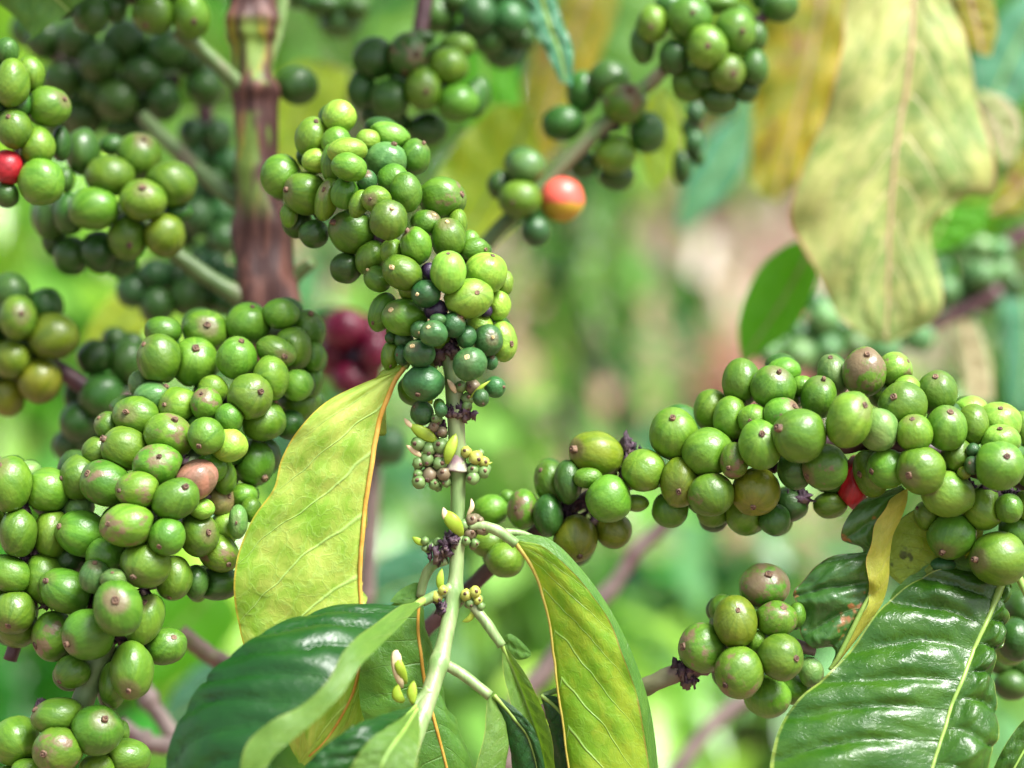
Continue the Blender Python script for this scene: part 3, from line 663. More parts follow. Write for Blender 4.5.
leaf(rb, {-1: '1003,578,12 975,569,14 940,571,12 908,586,4 878,612,-10 852,648,-26 826,676,-38 796,702,-50 777,734,-62 770,775,-78 778,830,-96',
          0: '1004,578,10 997,596,2 989,616,-8 980,636,-18 971,658,-28 962,680,-38 953,702,-48 945,728,-58 936,756,-70 928,785,-80 918,840,-100',
          1: '1005,578,10 1012,590,8 1003,603,6 1008,618,0 1001,640,-6 993,658,-14 992,682,-24 996,708,-34 995,738,-44 987,765,-56 975,840,-80'},
     M['big_leaf'], M['green_rib'], bow=.10, puck=.0038, sec=.16, nv=8, sl=.13, rip=.0004, seed=13, nu=110, nh=18, ribr=(5.2, 2.6, 2.2, 2.0, 1.8, 1.6), label='large glossy deep green leaf with yellow green midrib and torn right edge')
tube('petiole', pxs('1020,545,10 1014,562,2 1004,579,-8'), [5 * PX, 5.5 * PX], M['green_rib'], rb, n=12, sides=10)
leaf(rb, {-1: '902,488,6 866,498,8 846,520,8 842,540,8 862,552,8 822,562,6 804,580,4 793,594,2 802,610,2 800,632,2 812,646,2 832,650,0 836,664,0',
          0: '905,489,4 896,502,4 886,518,2 880,535,2 877,550,0 875,565,0 873,580,-2 868,594,-4 862,608,-6 856,622,-6 849,636,-6 843,650,-6 836,664,-4'},
     M['sick_leaf'], None, bow=.12, puck=.0042, nv=6, sl=.10, rip=.0012, seed=14, nu=110, nh=22, label='blistered dark green leaf half with orange brown spots')
leaf(rb, {-1: '905,489,4 890,500,-6 880,516,-12 872,536,-16 868,556,-18 867,576,-18 870,592,-12 866,606,-10 852,632,-8 836,664,-5',
          0: '908,489,6 907,502,0 901,518,-4 893,536,-8 890,556,-8 889,578,-8 884,600,-6 874,616,-6 856,640,-6 837,665,-4'},
     M['curl_leaf'], None, bow=.25, rip=.0008, seed=15, nu=60, nh=10, name='folded_leaf_half', label='yellow olive folded half of the blistered leaf')
tube('midrib', pxs('873,590,-6 862,610,-9 850,634,-9 838,658,-8 830,670,-6'), [2.2 * PX, 2.6 * PX, 2.4 * PX], M['green_rib'], rb, n=24, sides=8)
M['olive_leaf'] = mat_leaf('olive_leaf_underside', (0.17, 0.27, 0.02), (0.22, 0.31, 0.03), (0.20, 0.30, 0.06), trans=.3, rough=.45, mot=.6, edge=(0.03, 0.05, 0.01), spot=(0.02, 0.03, 0.01), spotamt=.45, nv=6)  # dark edge and dark blotches mixed into the blade colour
leaf(rb, {-1: '960,498,22 925,505,20 900,520,18 888,545,14 888,572,12 905,588,10', 0: '975,510,22 955,535,18 940,552,16 925,566,14 916,577,12 906,588,10', 1: '985,525,22 975,555,18 955,575,16 935,588,14 920,592,12 907,590,10'},
     M['olive_leaf'], None, bow=.1, puck=.001, seed=16, label='olive leaf with dark blotches behind the berries')
leaf(rb, {-1: '990,560,14 960,556,14 925,566,12 895,590,8 884,620,6', 0: '995,575,14 965,580,14 935,592,12 908,608,10 886,626,8', 1: '1000,590,14 970,602,14 940,612,12 915,622,12 890,632,10'}, M['mid_leaf'], None, bow=.1, seed=17)
leaf(rb, {-1: '1060,690,-14 1040,705,-14 1015,730,-14 995,765,-14 985,800,-14', 0: '1062,700,-14 1045,725,-16 1025,750,-18 1008,780,-18 1000,810,-18', 1: '1064,710,-14 1055,735,-12 1040,762,-12 1026,790,-12 1016,820,-12'}, M['big_leaf'], M['green_rib'], bow=.1, puck=.0015, seed=18)
tube('petiole', pxs('1010,560,20 1030,600,10 1055,650,-5 1062,700,-14'), [4 * PX, 4 * PX], M['green_rib'], rb, n=20, sides=8)

# ================================================================== left branch
la = thing('coffee_branch', P(262, 300, 110), 'coffee branch with a thick left clump of green berries, some with pinkish blemishes', 'coffee branch')
APATH = '318,335,112 290,352,95 250,385,75 222,425,45 180,478,20 145,535,10 118,590,5 105,645,5 95,680,5'
tube('stem', pxs('268,330,135 292,340,118 290,352,100 250,385,80 222,425,50 180,478,22 145,535,10 118,590,8 105,640,6 92,675,4 78,715,4 60,755,4 35,800,4'),
     [v * PX for v in (9, 9, 9, 9, 9, 10, 10, 11, 12, 11.5, 11, 11)], M['green_stem'], la, n=120, rings=((.3, .01, .3), (.55, .01, .3), (.86, .01, .25)))
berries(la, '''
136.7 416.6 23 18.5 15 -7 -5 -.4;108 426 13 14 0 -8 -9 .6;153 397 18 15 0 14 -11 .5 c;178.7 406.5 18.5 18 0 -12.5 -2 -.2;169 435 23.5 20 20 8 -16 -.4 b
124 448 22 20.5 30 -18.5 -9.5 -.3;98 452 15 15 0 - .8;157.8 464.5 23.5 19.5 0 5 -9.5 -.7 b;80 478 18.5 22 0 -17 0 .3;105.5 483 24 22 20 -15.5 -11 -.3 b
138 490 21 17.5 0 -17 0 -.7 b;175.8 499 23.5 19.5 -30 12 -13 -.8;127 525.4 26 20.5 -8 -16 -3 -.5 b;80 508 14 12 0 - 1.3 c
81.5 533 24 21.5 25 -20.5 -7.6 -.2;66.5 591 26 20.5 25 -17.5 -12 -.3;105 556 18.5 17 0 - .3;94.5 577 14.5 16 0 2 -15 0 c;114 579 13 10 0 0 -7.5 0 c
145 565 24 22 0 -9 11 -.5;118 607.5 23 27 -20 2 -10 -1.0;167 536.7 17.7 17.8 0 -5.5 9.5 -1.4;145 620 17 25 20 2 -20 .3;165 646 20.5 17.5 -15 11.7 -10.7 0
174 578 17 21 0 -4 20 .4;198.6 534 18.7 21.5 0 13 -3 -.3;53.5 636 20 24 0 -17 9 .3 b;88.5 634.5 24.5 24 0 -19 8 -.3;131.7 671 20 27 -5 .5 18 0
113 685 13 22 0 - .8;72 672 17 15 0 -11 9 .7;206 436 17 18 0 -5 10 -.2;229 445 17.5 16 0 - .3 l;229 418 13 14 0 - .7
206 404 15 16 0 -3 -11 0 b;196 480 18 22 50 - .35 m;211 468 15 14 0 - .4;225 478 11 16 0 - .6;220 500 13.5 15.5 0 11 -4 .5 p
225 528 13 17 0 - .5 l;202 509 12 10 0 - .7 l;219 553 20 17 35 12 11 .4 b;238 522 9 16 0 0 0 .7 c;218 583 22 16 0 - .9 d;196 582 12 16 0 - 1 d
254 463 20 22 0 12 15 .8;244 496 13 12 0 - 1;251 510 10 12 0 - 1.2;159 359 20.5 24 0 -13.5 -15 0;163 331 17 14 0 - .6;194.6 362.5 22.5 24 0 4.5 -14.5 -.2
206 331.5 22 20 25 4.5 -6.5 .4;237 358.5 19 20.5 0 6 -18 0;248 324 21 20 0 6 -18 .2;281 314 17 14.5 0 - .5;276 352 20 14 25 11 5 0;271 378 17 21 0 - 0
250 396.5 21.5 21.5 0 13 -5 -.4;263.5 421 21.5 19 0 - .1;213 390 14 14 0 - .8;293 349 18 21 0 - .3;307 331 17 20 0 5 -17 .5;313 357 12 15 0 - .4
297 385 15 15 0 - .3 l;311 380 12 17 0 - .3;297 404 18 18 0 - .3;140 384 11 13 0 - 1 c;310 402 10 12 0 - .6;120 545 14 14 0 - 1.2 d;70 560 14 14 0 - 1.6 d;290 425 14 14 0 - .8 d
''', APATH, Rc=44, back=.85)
berries(la, '''
16 741 23 23 0 - 0;57 716 24 17 -10 -22 -8 .3;97 730 25 23 -15 11.5 -14 -.2;58 750 23.5 21.5 0 -10 0 -.4 b;125 757 24 18 0 - .1;28 770 16 11 0 - .4;98 768 17 14 0 - -.2;121 733 8 12 0 - .9;40 790 22 20 0 - .2;75 800 22 20 0 - .2;8 785 20 18 0 - .2
''', '80,715,4 60,755,4', Rc=40, back=.2)
dried(la, [(120, 618, -2), (140, 590, 5), (118, 640, 0), (40, 705, 5), (150, 600, 6)], n=6, r=5, sp=4)
dried(la, [(185, 460, 20), (200, 500, 22), (95, 600, 22), (235, 400, 60)], n=6, r=8, sp=7)
eb = thing('coffee_branch', P(-30, 440, 40), 'coffee branch hanging at the very left edge, seven smooth green berries below the middle', 'coffee branch')
tube('stem', pxs('-30,440,40 0,470,40 22,510,40 28,560,40 22,620,40 10,660,40'), [9 * PX, 9 * PX, 7 * PX], M['purple_stem'], eb, n=40)
berries(eb, '''
9 484 21 26 0 -6 -20 -.3;47 490 22 21 0 - 0;29 474 13 13 0 - 1 c;18.5 533 17.5 23 0 - -.2;52 534 16.5 24.5 0 - .1;10 574 17 21.5 -60 - -.2;44 578 20 24 0 - .4
14 612 20 21 0 -1.5 12.5 0;18 628 20 18 0 - .8;-15 520 20 20 0 - .2;-12 600 20 20 0 - .3
''', '0,470,40 22,510,40 28,560,40 22,620,40', Rc=34, back=.8)
dried(eb, [(30, 508, 20), (35, 556, 20), (40, 600, 25)], n=7, r=6, sp=6)

# ================================================================== small cluster lower right
sc_ = thing('coffee_branch', P(560, 700, 60), 'short brown twig ending in a small cluster of blemished olive green berries at lower right', 'coffee branch')
tube('stem', pxs('540,712,70 600,704,50 645,687,22 680,672,12 705,664,10 745,650,10 785,645,12 815,650,14'), [v * PX for v in (8, 8, 9, 10, 10, 8, 6)], M['brown_stem'], sc_, n=70, rings=((.47, .012, .35), (.56, .01, .3), (.78, .01, .3)), lump=.12)
dried(sc_, [(687, 672, 4), (690, 680, 4), (684, 664, 6)], n=7, r=5, sp=4)
dried(sc_, [(755, 640, 6), (760, 655, 6), (750, 625, 6)], n=7, r=6, sp=5)
berries(sc_, '''
702 648 22 23 0 -21 -3 0 b;735.5 622 20.5 25 0 .5 -14.5 -.4 y;722 608 12 13 0 - .5;738.5 672.5 23 24.5 0 -15.5 11 -.6 b;764.5 586 24 21 0 2 -14 -.1 B
776 619 20 17 0 6 -13 0 b;781 657 21 22 0 13.6 -1 -.4;811 672 12 14 0 - .2 c;768 697 22 20 0 - .1 b;795 690 18 14 0 - .4;797 615 8 12 0 - .4;757 641 9 10 0 - .6
''', '735,652,10 785,645,12', Rc=38, back=.45)
# ================================================================== blurred things just behind
def branch(name, stem, rad, mat, D, label, cat='coffee branch', group=None, n=60, **kw):
    pts = pxs(stem, D); t = thing(name, pts[0], label, cat, group)
    if 'path' in kw: pass
    tube('stem', pts, [r * D / F for r in rad], mat, t, n=n, lump=.05)
    return t
# trunk
M['trunk'] = None
t = NT('young_trunk_bark'); tc = t.n('TexCoord').outputs['Object']
x, y, z = t.xyz(tc)[:3]
st = t.n('Mapping', {0: tc}); st.inputs['Scale'].default_value = (1, 1, .10)
n1 = t.noise(st.outputs[0], 190, 4, .65, .3); n2 = t.noise(st.outputs[0], 75, 3, .6, .2)
col = t.mix(t.ramp(n1, .4, .6), (0.040, 0.012, 0.010), (0.125, 0.050, 0.036))
hz = t.math('MULTIPLY', t.ramp(z, -0.095, -0.080), t.ramp(z, -0.030, -0.024, 1.0, 0.0))
hz = t.math('MULTIPLY', hz, t.ramp(t.math('ABSOLUTE', t.math('ADD', z, 0.0525)), .003, .007))
grn = t.mix(t.ramp(n1, .48, .62), (0.13, 0.21, 0.03), (0.32, 0.25, 0.02))
col = t.mix(t.math('MULTIPLY', t.ramp(n2, .39, .46), hz), col, grn)
M['trunk'] = t.end(t.pbr(Base_Color=col, Roughness=.6, Normal=t.bump(n1, .6, .0015)))
DT = .70
tr = thing('coffee_tree', P(262, 330, 0, DT), 'upright coffee trunk with peeling reddish brown and yellow green bark, crossed by brown node rings', 'coffee tree')
tube('trunk', pxs('250,-60,0 252,0,0 253,60,0 255,110,0 258,170,0 262,230,0 266,290,0 268,340,10 268,420,30', DT), [v * DT / F for v in (22, 23, 21, 21, 22, 27, 31, 33, 34)], M['trunk'], tr, n=160, sides=30, lump=.12, lf=.07,
     rings=((.17, .022, .30), (.20, .012, .15), (.325, .026, .22), (.50, .02, .06), (.62, .03, .05)))
def twig(pts, rad, mat='green_stem', D=DT, **k):
    pt = pxs(pts, D); tube('side_stem', pt, [r * D / F for r in rad], M[mat], tr, n=40, **k)
twig('252,97,0 228,74,-20 200,48,-34 186,38,-40 176,30,-42', (10, 8, 7.5, 8, 6))
twig('250,210,10 222,190,20 186,158,40 160,134,55 142,116,64', (9, 9, 8.5, 8, 7))
twig('262,305,0 244,298,-18 212,280,-28 176,254,-34 150,225,-38 110,205,-40', (13, 11, 9, 8.5, 7, 6))
twig('262,70,20 270,50,20 278,20,20 284,-20,20', (8, 8, 7.5, 8), 'young_stem')
twig('250,120,0 280,90,0 305,80,10', (6, 5, 4))
twig('285,290,10 300,272,0 312,262,-10', (8, 7, 6))

# unseen leaves of the tree, added above the view to shade fruit behind
M['unseen_shade_l'] = mat_leaf('unseen_shade_leaf', (0.03, 0.12, 0.02), (0.05, 0.16, 0.02), (0.08, 0.2, 0.04), trans=.2)
rc = random.Random(5)
for k in range(33):
    x = -150 + (k % 11) * 92 + rc.uniform(-25, 25); y = -75 - (k // 11) * 75 + rc.uniform(-22, 12); D_ = (.625 + .12 * rc.random() if x < 500 else .70 + .14 * rc.random())
    a = rc.uniform(-.5, .5); s1 = 1 if rc.random() < .5 else -1
    def q(l, s_, dz): return '%g,%g,%g' % (x + s1 * l * math.cos(a) - s_ * .2, y + abs(l) * .18 - abs(s_) * .1, dz + s_ + l * math.sin(a))
    leaf(tr, {-1: ' '.join((q(-95, 0, 0), q(-55, -42, 0), q(0, -52, 0), q(60, -32, 0), q(105, 0, 0))), 0: ' '.join((q(-95, 0, 0), q(-50, 0, 0), q(0, 0, 0), q(55, 0, 0), q(105, 0, 0))),
              1: ' '.join((q(-95, 0, 0), q(-55, 42, 0), q(0, 52, 0), q(60, 32, 0), q(105, 0, 0)))}, M['unseen_shade_l'], M['green_rib'], D=D_, bow=.15, puck=.002, nu=24, nh=5, seed=k)

def clus(label, D, text, path, stem=None, srad=(8, 8), smat='purple_stem', Rc=40, back=.15, default='d', name='berry_cluster', lod=1):
    pp = [tuple(float(k) for k in w_.split(',')) for w_ in (stem or path).split()]
    t = thing('coffee_branch', P(pp[0][0], pp[0][1], pp[0][2], D), label, 'coffee branch')
    k = D / D0
    if stem: tube('stem', pxs(stem, D), [r * D / F for r in srad], M[smat], t, n=30)
    # radii are given in picture units, so scale depths with the distance
    berries(t, text, path, D=D, Rc=Rc * k, lod=lod, back=back, default=default)
    return t
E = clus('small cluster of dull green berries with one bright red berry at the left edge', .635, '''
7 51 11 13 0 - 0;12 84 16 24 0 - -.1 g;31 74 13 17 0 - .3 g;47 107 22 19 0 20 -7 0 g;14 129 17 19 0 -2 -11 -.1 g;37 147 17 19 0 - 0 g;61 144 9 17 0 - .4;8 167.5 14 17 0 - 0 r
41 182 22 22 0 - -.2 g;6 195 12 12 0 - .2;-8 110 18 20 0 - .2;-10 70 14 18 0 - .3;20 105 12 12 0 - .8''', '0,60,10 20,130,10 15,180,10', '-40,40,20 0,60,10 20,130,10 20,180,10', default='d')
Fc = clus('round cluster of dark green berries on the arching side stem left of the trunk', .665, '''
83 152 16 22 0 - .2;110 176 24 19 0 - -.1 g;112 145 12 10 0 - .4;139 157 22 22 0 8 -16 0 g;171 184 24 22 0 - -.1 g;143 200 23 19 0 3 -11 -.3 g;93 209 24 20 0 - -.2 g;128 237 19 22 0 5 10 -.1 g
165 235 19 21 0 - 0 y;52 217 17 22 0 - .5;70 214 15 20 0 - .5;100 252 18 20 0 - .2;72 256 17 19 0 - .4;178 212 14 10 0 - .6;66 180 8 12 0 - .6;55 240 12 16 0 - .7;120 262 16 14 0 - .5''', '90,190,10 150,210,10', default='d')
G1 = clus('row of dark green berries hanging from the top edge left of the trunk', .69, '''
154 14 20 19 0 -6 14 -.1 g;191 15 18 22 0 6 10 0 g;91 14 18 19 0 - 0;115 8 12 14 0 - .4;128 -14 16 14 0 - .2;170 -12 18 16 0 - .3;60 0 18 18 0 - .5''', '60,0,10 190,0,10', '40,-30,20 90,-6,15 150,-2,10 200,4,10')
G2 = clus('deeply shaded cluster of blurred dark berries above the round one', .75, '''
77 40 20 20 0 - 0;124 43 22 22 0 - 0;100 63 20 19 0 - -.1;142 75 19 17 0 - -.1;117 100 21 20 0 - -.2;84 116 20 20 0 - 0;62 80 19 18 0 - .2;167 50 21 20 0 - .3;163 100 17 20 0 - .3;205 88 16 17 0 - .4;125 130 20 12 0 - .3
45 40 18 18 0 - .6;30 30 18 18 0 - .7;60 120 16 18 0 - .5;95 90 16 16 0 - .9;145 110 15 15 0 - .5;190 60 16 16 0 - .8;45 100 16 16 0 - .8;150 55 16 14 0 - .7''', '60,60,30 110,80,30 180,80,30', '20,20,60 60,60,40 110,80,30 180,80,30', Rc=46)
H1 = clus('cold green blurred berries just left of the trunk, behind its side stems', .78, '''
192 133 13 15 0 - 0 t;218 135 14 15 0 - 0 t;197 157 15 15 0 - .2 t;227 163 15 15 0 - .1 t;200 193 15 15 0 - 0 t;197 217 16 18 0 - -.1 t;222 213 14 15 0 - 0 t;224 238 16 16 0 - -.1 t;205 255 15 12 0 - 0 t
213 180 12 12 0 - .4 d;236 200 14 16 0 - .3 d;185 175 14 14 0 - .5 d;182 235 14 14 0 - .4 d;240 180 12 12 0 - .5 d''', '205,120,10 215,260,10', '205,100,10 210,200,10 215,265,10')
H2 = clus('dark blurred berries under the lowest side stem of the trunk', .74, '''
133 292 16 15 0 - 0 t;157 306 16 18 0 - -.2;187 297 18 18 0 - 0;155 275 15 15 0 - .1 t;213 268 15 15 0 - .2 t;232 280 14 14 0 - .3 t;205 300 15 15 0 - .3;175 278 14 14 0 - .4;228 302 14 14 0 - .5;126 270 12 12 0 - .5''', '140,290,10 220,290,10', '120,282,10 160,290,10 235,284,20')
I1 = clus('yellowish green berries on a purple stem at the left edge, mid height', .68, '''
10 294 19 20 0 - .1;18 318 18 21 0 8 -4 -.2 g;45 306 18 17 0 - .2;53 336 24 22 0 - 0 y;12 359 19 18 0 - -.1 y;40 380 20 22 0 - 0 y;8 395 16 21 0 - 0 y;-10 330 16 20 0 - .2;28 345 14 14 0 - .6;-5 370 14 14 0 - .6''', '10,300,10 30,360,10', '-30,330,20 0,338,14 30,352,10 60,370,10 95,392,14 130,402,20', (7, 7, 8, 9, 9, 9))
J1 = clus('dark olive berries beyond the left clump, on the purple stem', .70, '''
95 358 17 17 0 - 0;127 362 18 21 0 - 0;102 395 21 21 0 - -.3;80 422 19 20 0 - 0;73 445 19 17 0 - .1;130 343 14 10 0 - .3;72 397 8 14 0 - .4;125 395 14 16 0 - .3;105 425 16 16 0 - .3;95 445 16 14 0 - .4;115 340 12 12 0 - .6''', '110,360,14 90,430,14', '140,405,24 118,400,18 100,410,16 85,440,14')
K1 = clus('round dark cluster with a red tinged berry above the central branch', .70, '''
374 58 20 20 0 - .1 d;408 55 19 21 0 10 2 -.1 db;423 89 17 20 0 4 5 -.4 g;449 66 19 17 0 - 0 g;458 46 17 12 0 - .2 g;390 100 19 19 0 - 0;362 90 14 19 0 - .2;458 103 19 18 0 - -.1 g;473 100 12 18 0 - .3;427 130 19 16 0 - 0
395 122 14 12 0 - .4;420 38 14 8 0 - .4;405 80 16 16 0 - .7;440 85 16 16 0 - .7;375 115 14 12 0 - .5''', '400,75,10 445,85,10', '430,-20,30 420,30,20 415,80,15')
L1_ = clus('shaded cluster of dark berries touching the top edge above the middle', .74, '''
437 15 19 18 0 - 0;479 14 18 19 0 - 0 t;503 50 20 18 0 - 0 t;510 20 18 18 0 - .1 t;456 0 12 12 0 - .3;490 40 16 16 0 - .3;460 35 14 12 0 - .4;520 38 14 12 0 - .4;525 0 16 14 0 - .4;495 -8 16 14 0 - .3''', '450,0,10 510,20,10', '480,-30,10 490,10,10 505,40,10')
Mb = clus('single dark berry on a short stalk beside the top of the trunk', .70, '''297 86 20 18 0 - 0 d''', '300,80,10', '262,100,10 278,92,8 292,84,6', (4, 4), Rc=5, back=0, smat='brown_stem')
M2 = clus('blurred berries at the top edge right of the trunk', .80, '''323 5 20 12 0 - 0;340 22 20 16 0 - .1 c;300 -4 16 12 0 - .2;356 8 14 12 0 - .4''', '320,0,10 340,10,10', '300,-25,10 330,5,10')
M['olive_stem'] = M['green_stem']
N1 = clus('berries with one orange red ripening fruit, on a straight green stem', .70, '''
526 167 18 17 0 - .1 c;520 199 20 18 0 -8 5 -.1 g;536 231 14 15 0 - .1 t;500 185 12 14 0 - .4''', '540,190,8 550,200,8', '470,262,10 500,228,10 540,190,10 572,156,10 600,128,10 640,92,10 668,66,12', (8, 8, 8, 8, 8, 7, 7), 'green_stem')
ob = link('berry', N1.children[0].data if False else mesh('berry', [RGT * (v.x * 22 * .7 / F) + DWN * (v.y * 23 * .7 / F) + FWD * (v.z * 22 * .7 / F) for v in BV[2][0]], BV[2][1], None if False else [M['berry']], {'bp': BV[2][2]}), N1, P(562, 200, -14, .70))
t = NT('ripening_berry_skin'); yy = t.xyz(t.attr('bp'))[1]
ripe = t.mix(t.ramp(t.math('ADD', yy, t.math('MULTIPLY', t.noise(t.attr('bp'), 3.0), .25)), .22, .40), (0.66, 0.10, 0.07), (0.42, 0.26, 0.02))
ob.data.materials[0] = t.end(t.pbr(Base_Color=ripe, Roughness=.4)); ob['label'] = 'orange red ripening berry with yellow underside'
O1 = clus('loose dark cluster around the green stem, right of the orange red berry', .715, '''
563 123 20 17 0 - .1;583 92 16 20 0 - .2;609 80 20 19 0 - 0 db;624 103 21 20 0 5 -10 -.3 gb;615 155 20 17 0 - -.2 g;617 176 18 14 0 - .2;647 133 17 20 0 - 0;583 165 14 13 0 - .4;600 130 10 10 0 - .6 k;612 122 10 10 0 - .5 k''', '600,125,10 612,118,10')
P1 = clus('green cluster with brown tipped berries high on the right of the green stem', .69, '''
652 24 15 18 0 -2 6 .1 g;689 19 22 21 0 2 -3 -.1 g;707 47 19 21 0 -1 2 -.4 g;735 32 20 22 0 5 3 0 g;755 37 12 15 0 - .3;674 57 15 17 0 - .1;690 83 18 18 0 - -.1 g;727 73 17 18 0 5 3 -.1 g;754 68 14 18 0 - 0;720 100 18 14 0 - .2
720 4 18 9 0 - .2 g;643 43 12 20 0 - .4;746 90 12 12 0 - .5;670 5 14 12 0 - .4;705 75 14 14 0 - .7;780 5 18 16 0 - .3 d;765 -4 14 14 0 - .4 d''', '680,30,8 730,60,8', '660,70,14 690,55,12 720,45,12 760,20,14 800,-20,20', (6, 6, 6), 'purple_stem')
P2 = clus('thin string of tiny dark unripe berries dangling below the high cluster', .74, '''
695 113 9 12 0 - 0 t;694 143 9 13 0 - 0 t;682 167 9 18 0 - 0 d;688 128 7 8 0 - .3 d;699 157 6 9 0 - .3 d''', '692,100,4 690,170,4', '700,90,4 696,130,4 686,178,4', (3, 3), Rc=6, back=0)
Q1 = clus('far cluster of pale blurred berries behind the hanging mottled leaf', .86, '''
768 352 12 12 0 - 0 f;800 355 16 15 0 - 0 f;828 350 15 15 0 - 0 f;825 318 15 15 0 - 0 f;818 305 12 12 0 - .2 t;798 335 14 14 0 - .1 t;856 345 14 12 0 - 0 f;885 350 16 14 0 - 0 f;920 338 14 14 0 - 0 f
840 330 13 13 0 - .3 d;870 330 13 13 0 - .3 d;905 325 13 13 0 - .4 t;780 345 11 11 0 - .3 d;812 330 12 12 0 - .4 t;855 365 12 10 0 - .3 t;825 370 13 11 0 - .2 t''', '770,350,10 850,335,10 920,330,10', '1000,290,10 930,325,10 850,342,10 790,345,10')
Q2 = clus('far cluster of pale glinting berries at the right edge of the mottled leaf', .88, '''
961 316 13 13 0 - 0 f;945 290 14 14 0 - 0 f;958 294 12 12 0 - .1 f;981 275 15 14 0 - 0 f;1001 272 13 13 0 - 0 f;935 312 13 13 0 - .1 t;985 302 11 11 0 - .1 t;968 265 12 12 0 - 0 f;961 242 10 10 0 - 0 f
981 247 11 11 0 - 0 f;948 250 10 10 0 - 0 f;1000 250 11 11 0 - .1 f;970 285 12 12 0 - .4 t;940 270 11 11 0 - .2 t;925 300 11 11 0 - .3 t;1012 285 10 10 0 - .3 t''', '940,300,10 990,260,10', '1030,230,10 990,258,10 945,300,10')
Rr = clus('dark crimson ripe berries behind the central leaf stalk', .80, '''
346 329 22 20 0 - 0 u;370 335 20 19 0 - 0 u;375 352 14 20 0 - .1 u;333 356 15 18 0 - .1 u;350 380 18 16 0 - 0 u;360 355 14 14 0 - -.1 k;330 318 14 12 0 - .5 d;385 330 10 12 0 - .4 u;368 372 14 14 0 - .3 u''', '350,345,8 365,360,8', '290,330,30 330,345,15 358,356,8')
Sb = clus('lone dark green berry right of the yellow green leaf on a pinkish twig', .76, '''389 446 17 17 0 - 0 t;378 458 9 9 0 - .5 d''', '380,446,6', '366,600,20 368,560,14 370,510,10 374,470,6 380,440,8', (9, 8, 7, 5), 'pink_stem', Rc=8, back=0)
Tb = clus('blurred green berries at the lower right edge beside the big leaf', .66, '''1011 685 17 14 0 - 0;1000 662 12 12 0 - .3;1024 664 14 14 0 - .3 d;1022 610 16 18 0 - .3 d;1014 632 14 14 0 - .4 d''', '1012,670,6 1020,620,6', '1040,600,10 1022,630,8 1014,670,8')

def bare(name, stem, rad, mat, D, label, **k):
    pts = pxs(stem, D); o0 = pts[0]; vs, fs = tube_data(pts, [r * D / F for r in rad], n=40, lump=.08, **k)
    return tag(link(name, mesh(name, [v - o0 for v in vs], fs, M[mat]), None, o0), label, 'twig')
bare('twig', '180,632,0 205,652,0 235,668,0 290,690,10', (9, 9, 9), 'brown_stem', .68, 'grey brown twig between the left berry clump and the dark leaf')
bare('twig', '132,660,0 148,698,0 172,735,0 200,790,0', (8, 8, 8), 'pink_stem', .72, 'pinkish twig slanting down under the lowest left berries', rings=((.35, .05, .4),))
bare('twig', '120,724,0 146,742,0 176,748,0 230,760,0', (8, 9, 8), 'pink_stem', .71, 'short pinkish twig crossing near the bottom, with knobbly nodes', rings=((.3, .06, .5),))
bare('twig', '505,770,0 520,700,0 545,672,0 580,620,0 610,590,0 640,548,0 672,518,0', (12, 10, 9, 8, 8), 'pink_stem', .80, 'blurred pinkish brown twig rising behind the lime green leaf')
bare('twig', '640,820,0 690,752,0 715,722,0 745,700,0 780,680,0', (9, 8, 8, 6), 'pink_stem', .85, 'pale blurred twig below the small olive cluster')
bare('twig', '358,640,20 366,580,10 372,520,0 374,470,0', (8, 8, 7), 'pink_stem', .79, 'pale pinkish upright twig behind the yellow green leaf')

# hanging leaves, each on its own
def loose(rails, mat, rib, D, label, ribr=(3, 2.5, 1.5), **kw):
    vs, fs, uv, mid = leaf_data(rails, D, **kw); o0 = (mid or vs)[0]
    t = thing('coffee_leaf', o0, label, 'leaf')
    link('blade', mesh('blade', [v - o0 for v in vs], fs, M[mat], {'luv': uv}), t, o0)
    if mid:
        v2, f2 = tube_data([mid[i] for i in range(0, len(mid), 3)], [r * PX for r in ribr], n=len(mid), sides=8, lump=.03)
        link('midrib', mesh('midrib', [v - o0 for v in v2], f2, M[rib]), t, o0)
    return t
M['mottled'] = mat_leaf('mottled_olive_cream_leaf', (0.15, 0.24, 0.05), (0.46, 0.48, 0.15), (0.66, 0.56, 0.30), trans=.2, tc=(1.15, 1.15, .9), rough=.45, mot=.85, edge=(0.45, 0.15, 0.12), nv=9, sl=.30, veinw=.10, ret=.15, vbump=.8, spot=(0.55, 0.20, 0.14), spotamt=.0, mscale=1.5)
M['tan_rib'] = mat_simple('tan_midrib', (0.35, 0.22, 0.13), (0.48, 0.34, 0.20), 150, .5)
M['yellow_l'] = mat_leaf('yellowing_leaf', (0.46, 0.34, 0.02), (0.12, 0.20, 0.02), (0.45, 0.40, 0.06), trans=.4, mot=.9, spot=(0.22, 0.10, 0.05), spotamt=.5, mscale=1.2)
M['bright_l'] = mat_leaf('bright_green_leaf', (0.09, 0.38, 0.012), (0.12, 0.42, 0.015), (0.14, 0.42, 0.04), trans=.6, mot=.5)
M['teal_l'] = mat_leaf('cool_green_leaf', (0.04, 0.20, 0.09), (0.08, 0.27, 0.14), (0.10, 0.28, 0.14), trans=.15, rough=.22, mot=.5, coat=.3)
M['yg2_l'] = mat_leaf('yellow_green_leaf', (0.28, 0.46, 0.03), (0.48, 0.56, 0.04), (0.42, 0.58, 0.08), trans=.45, mot=.7)
M['pale_l'] = mat_leaf('pale_striped_leaf', (0.50, 0.46, 0.26), (0.22, 0.27, 0.10), (0.55, 0.50, 0.35), trans=.3, mot=.8, nv=12, veinw=.3)
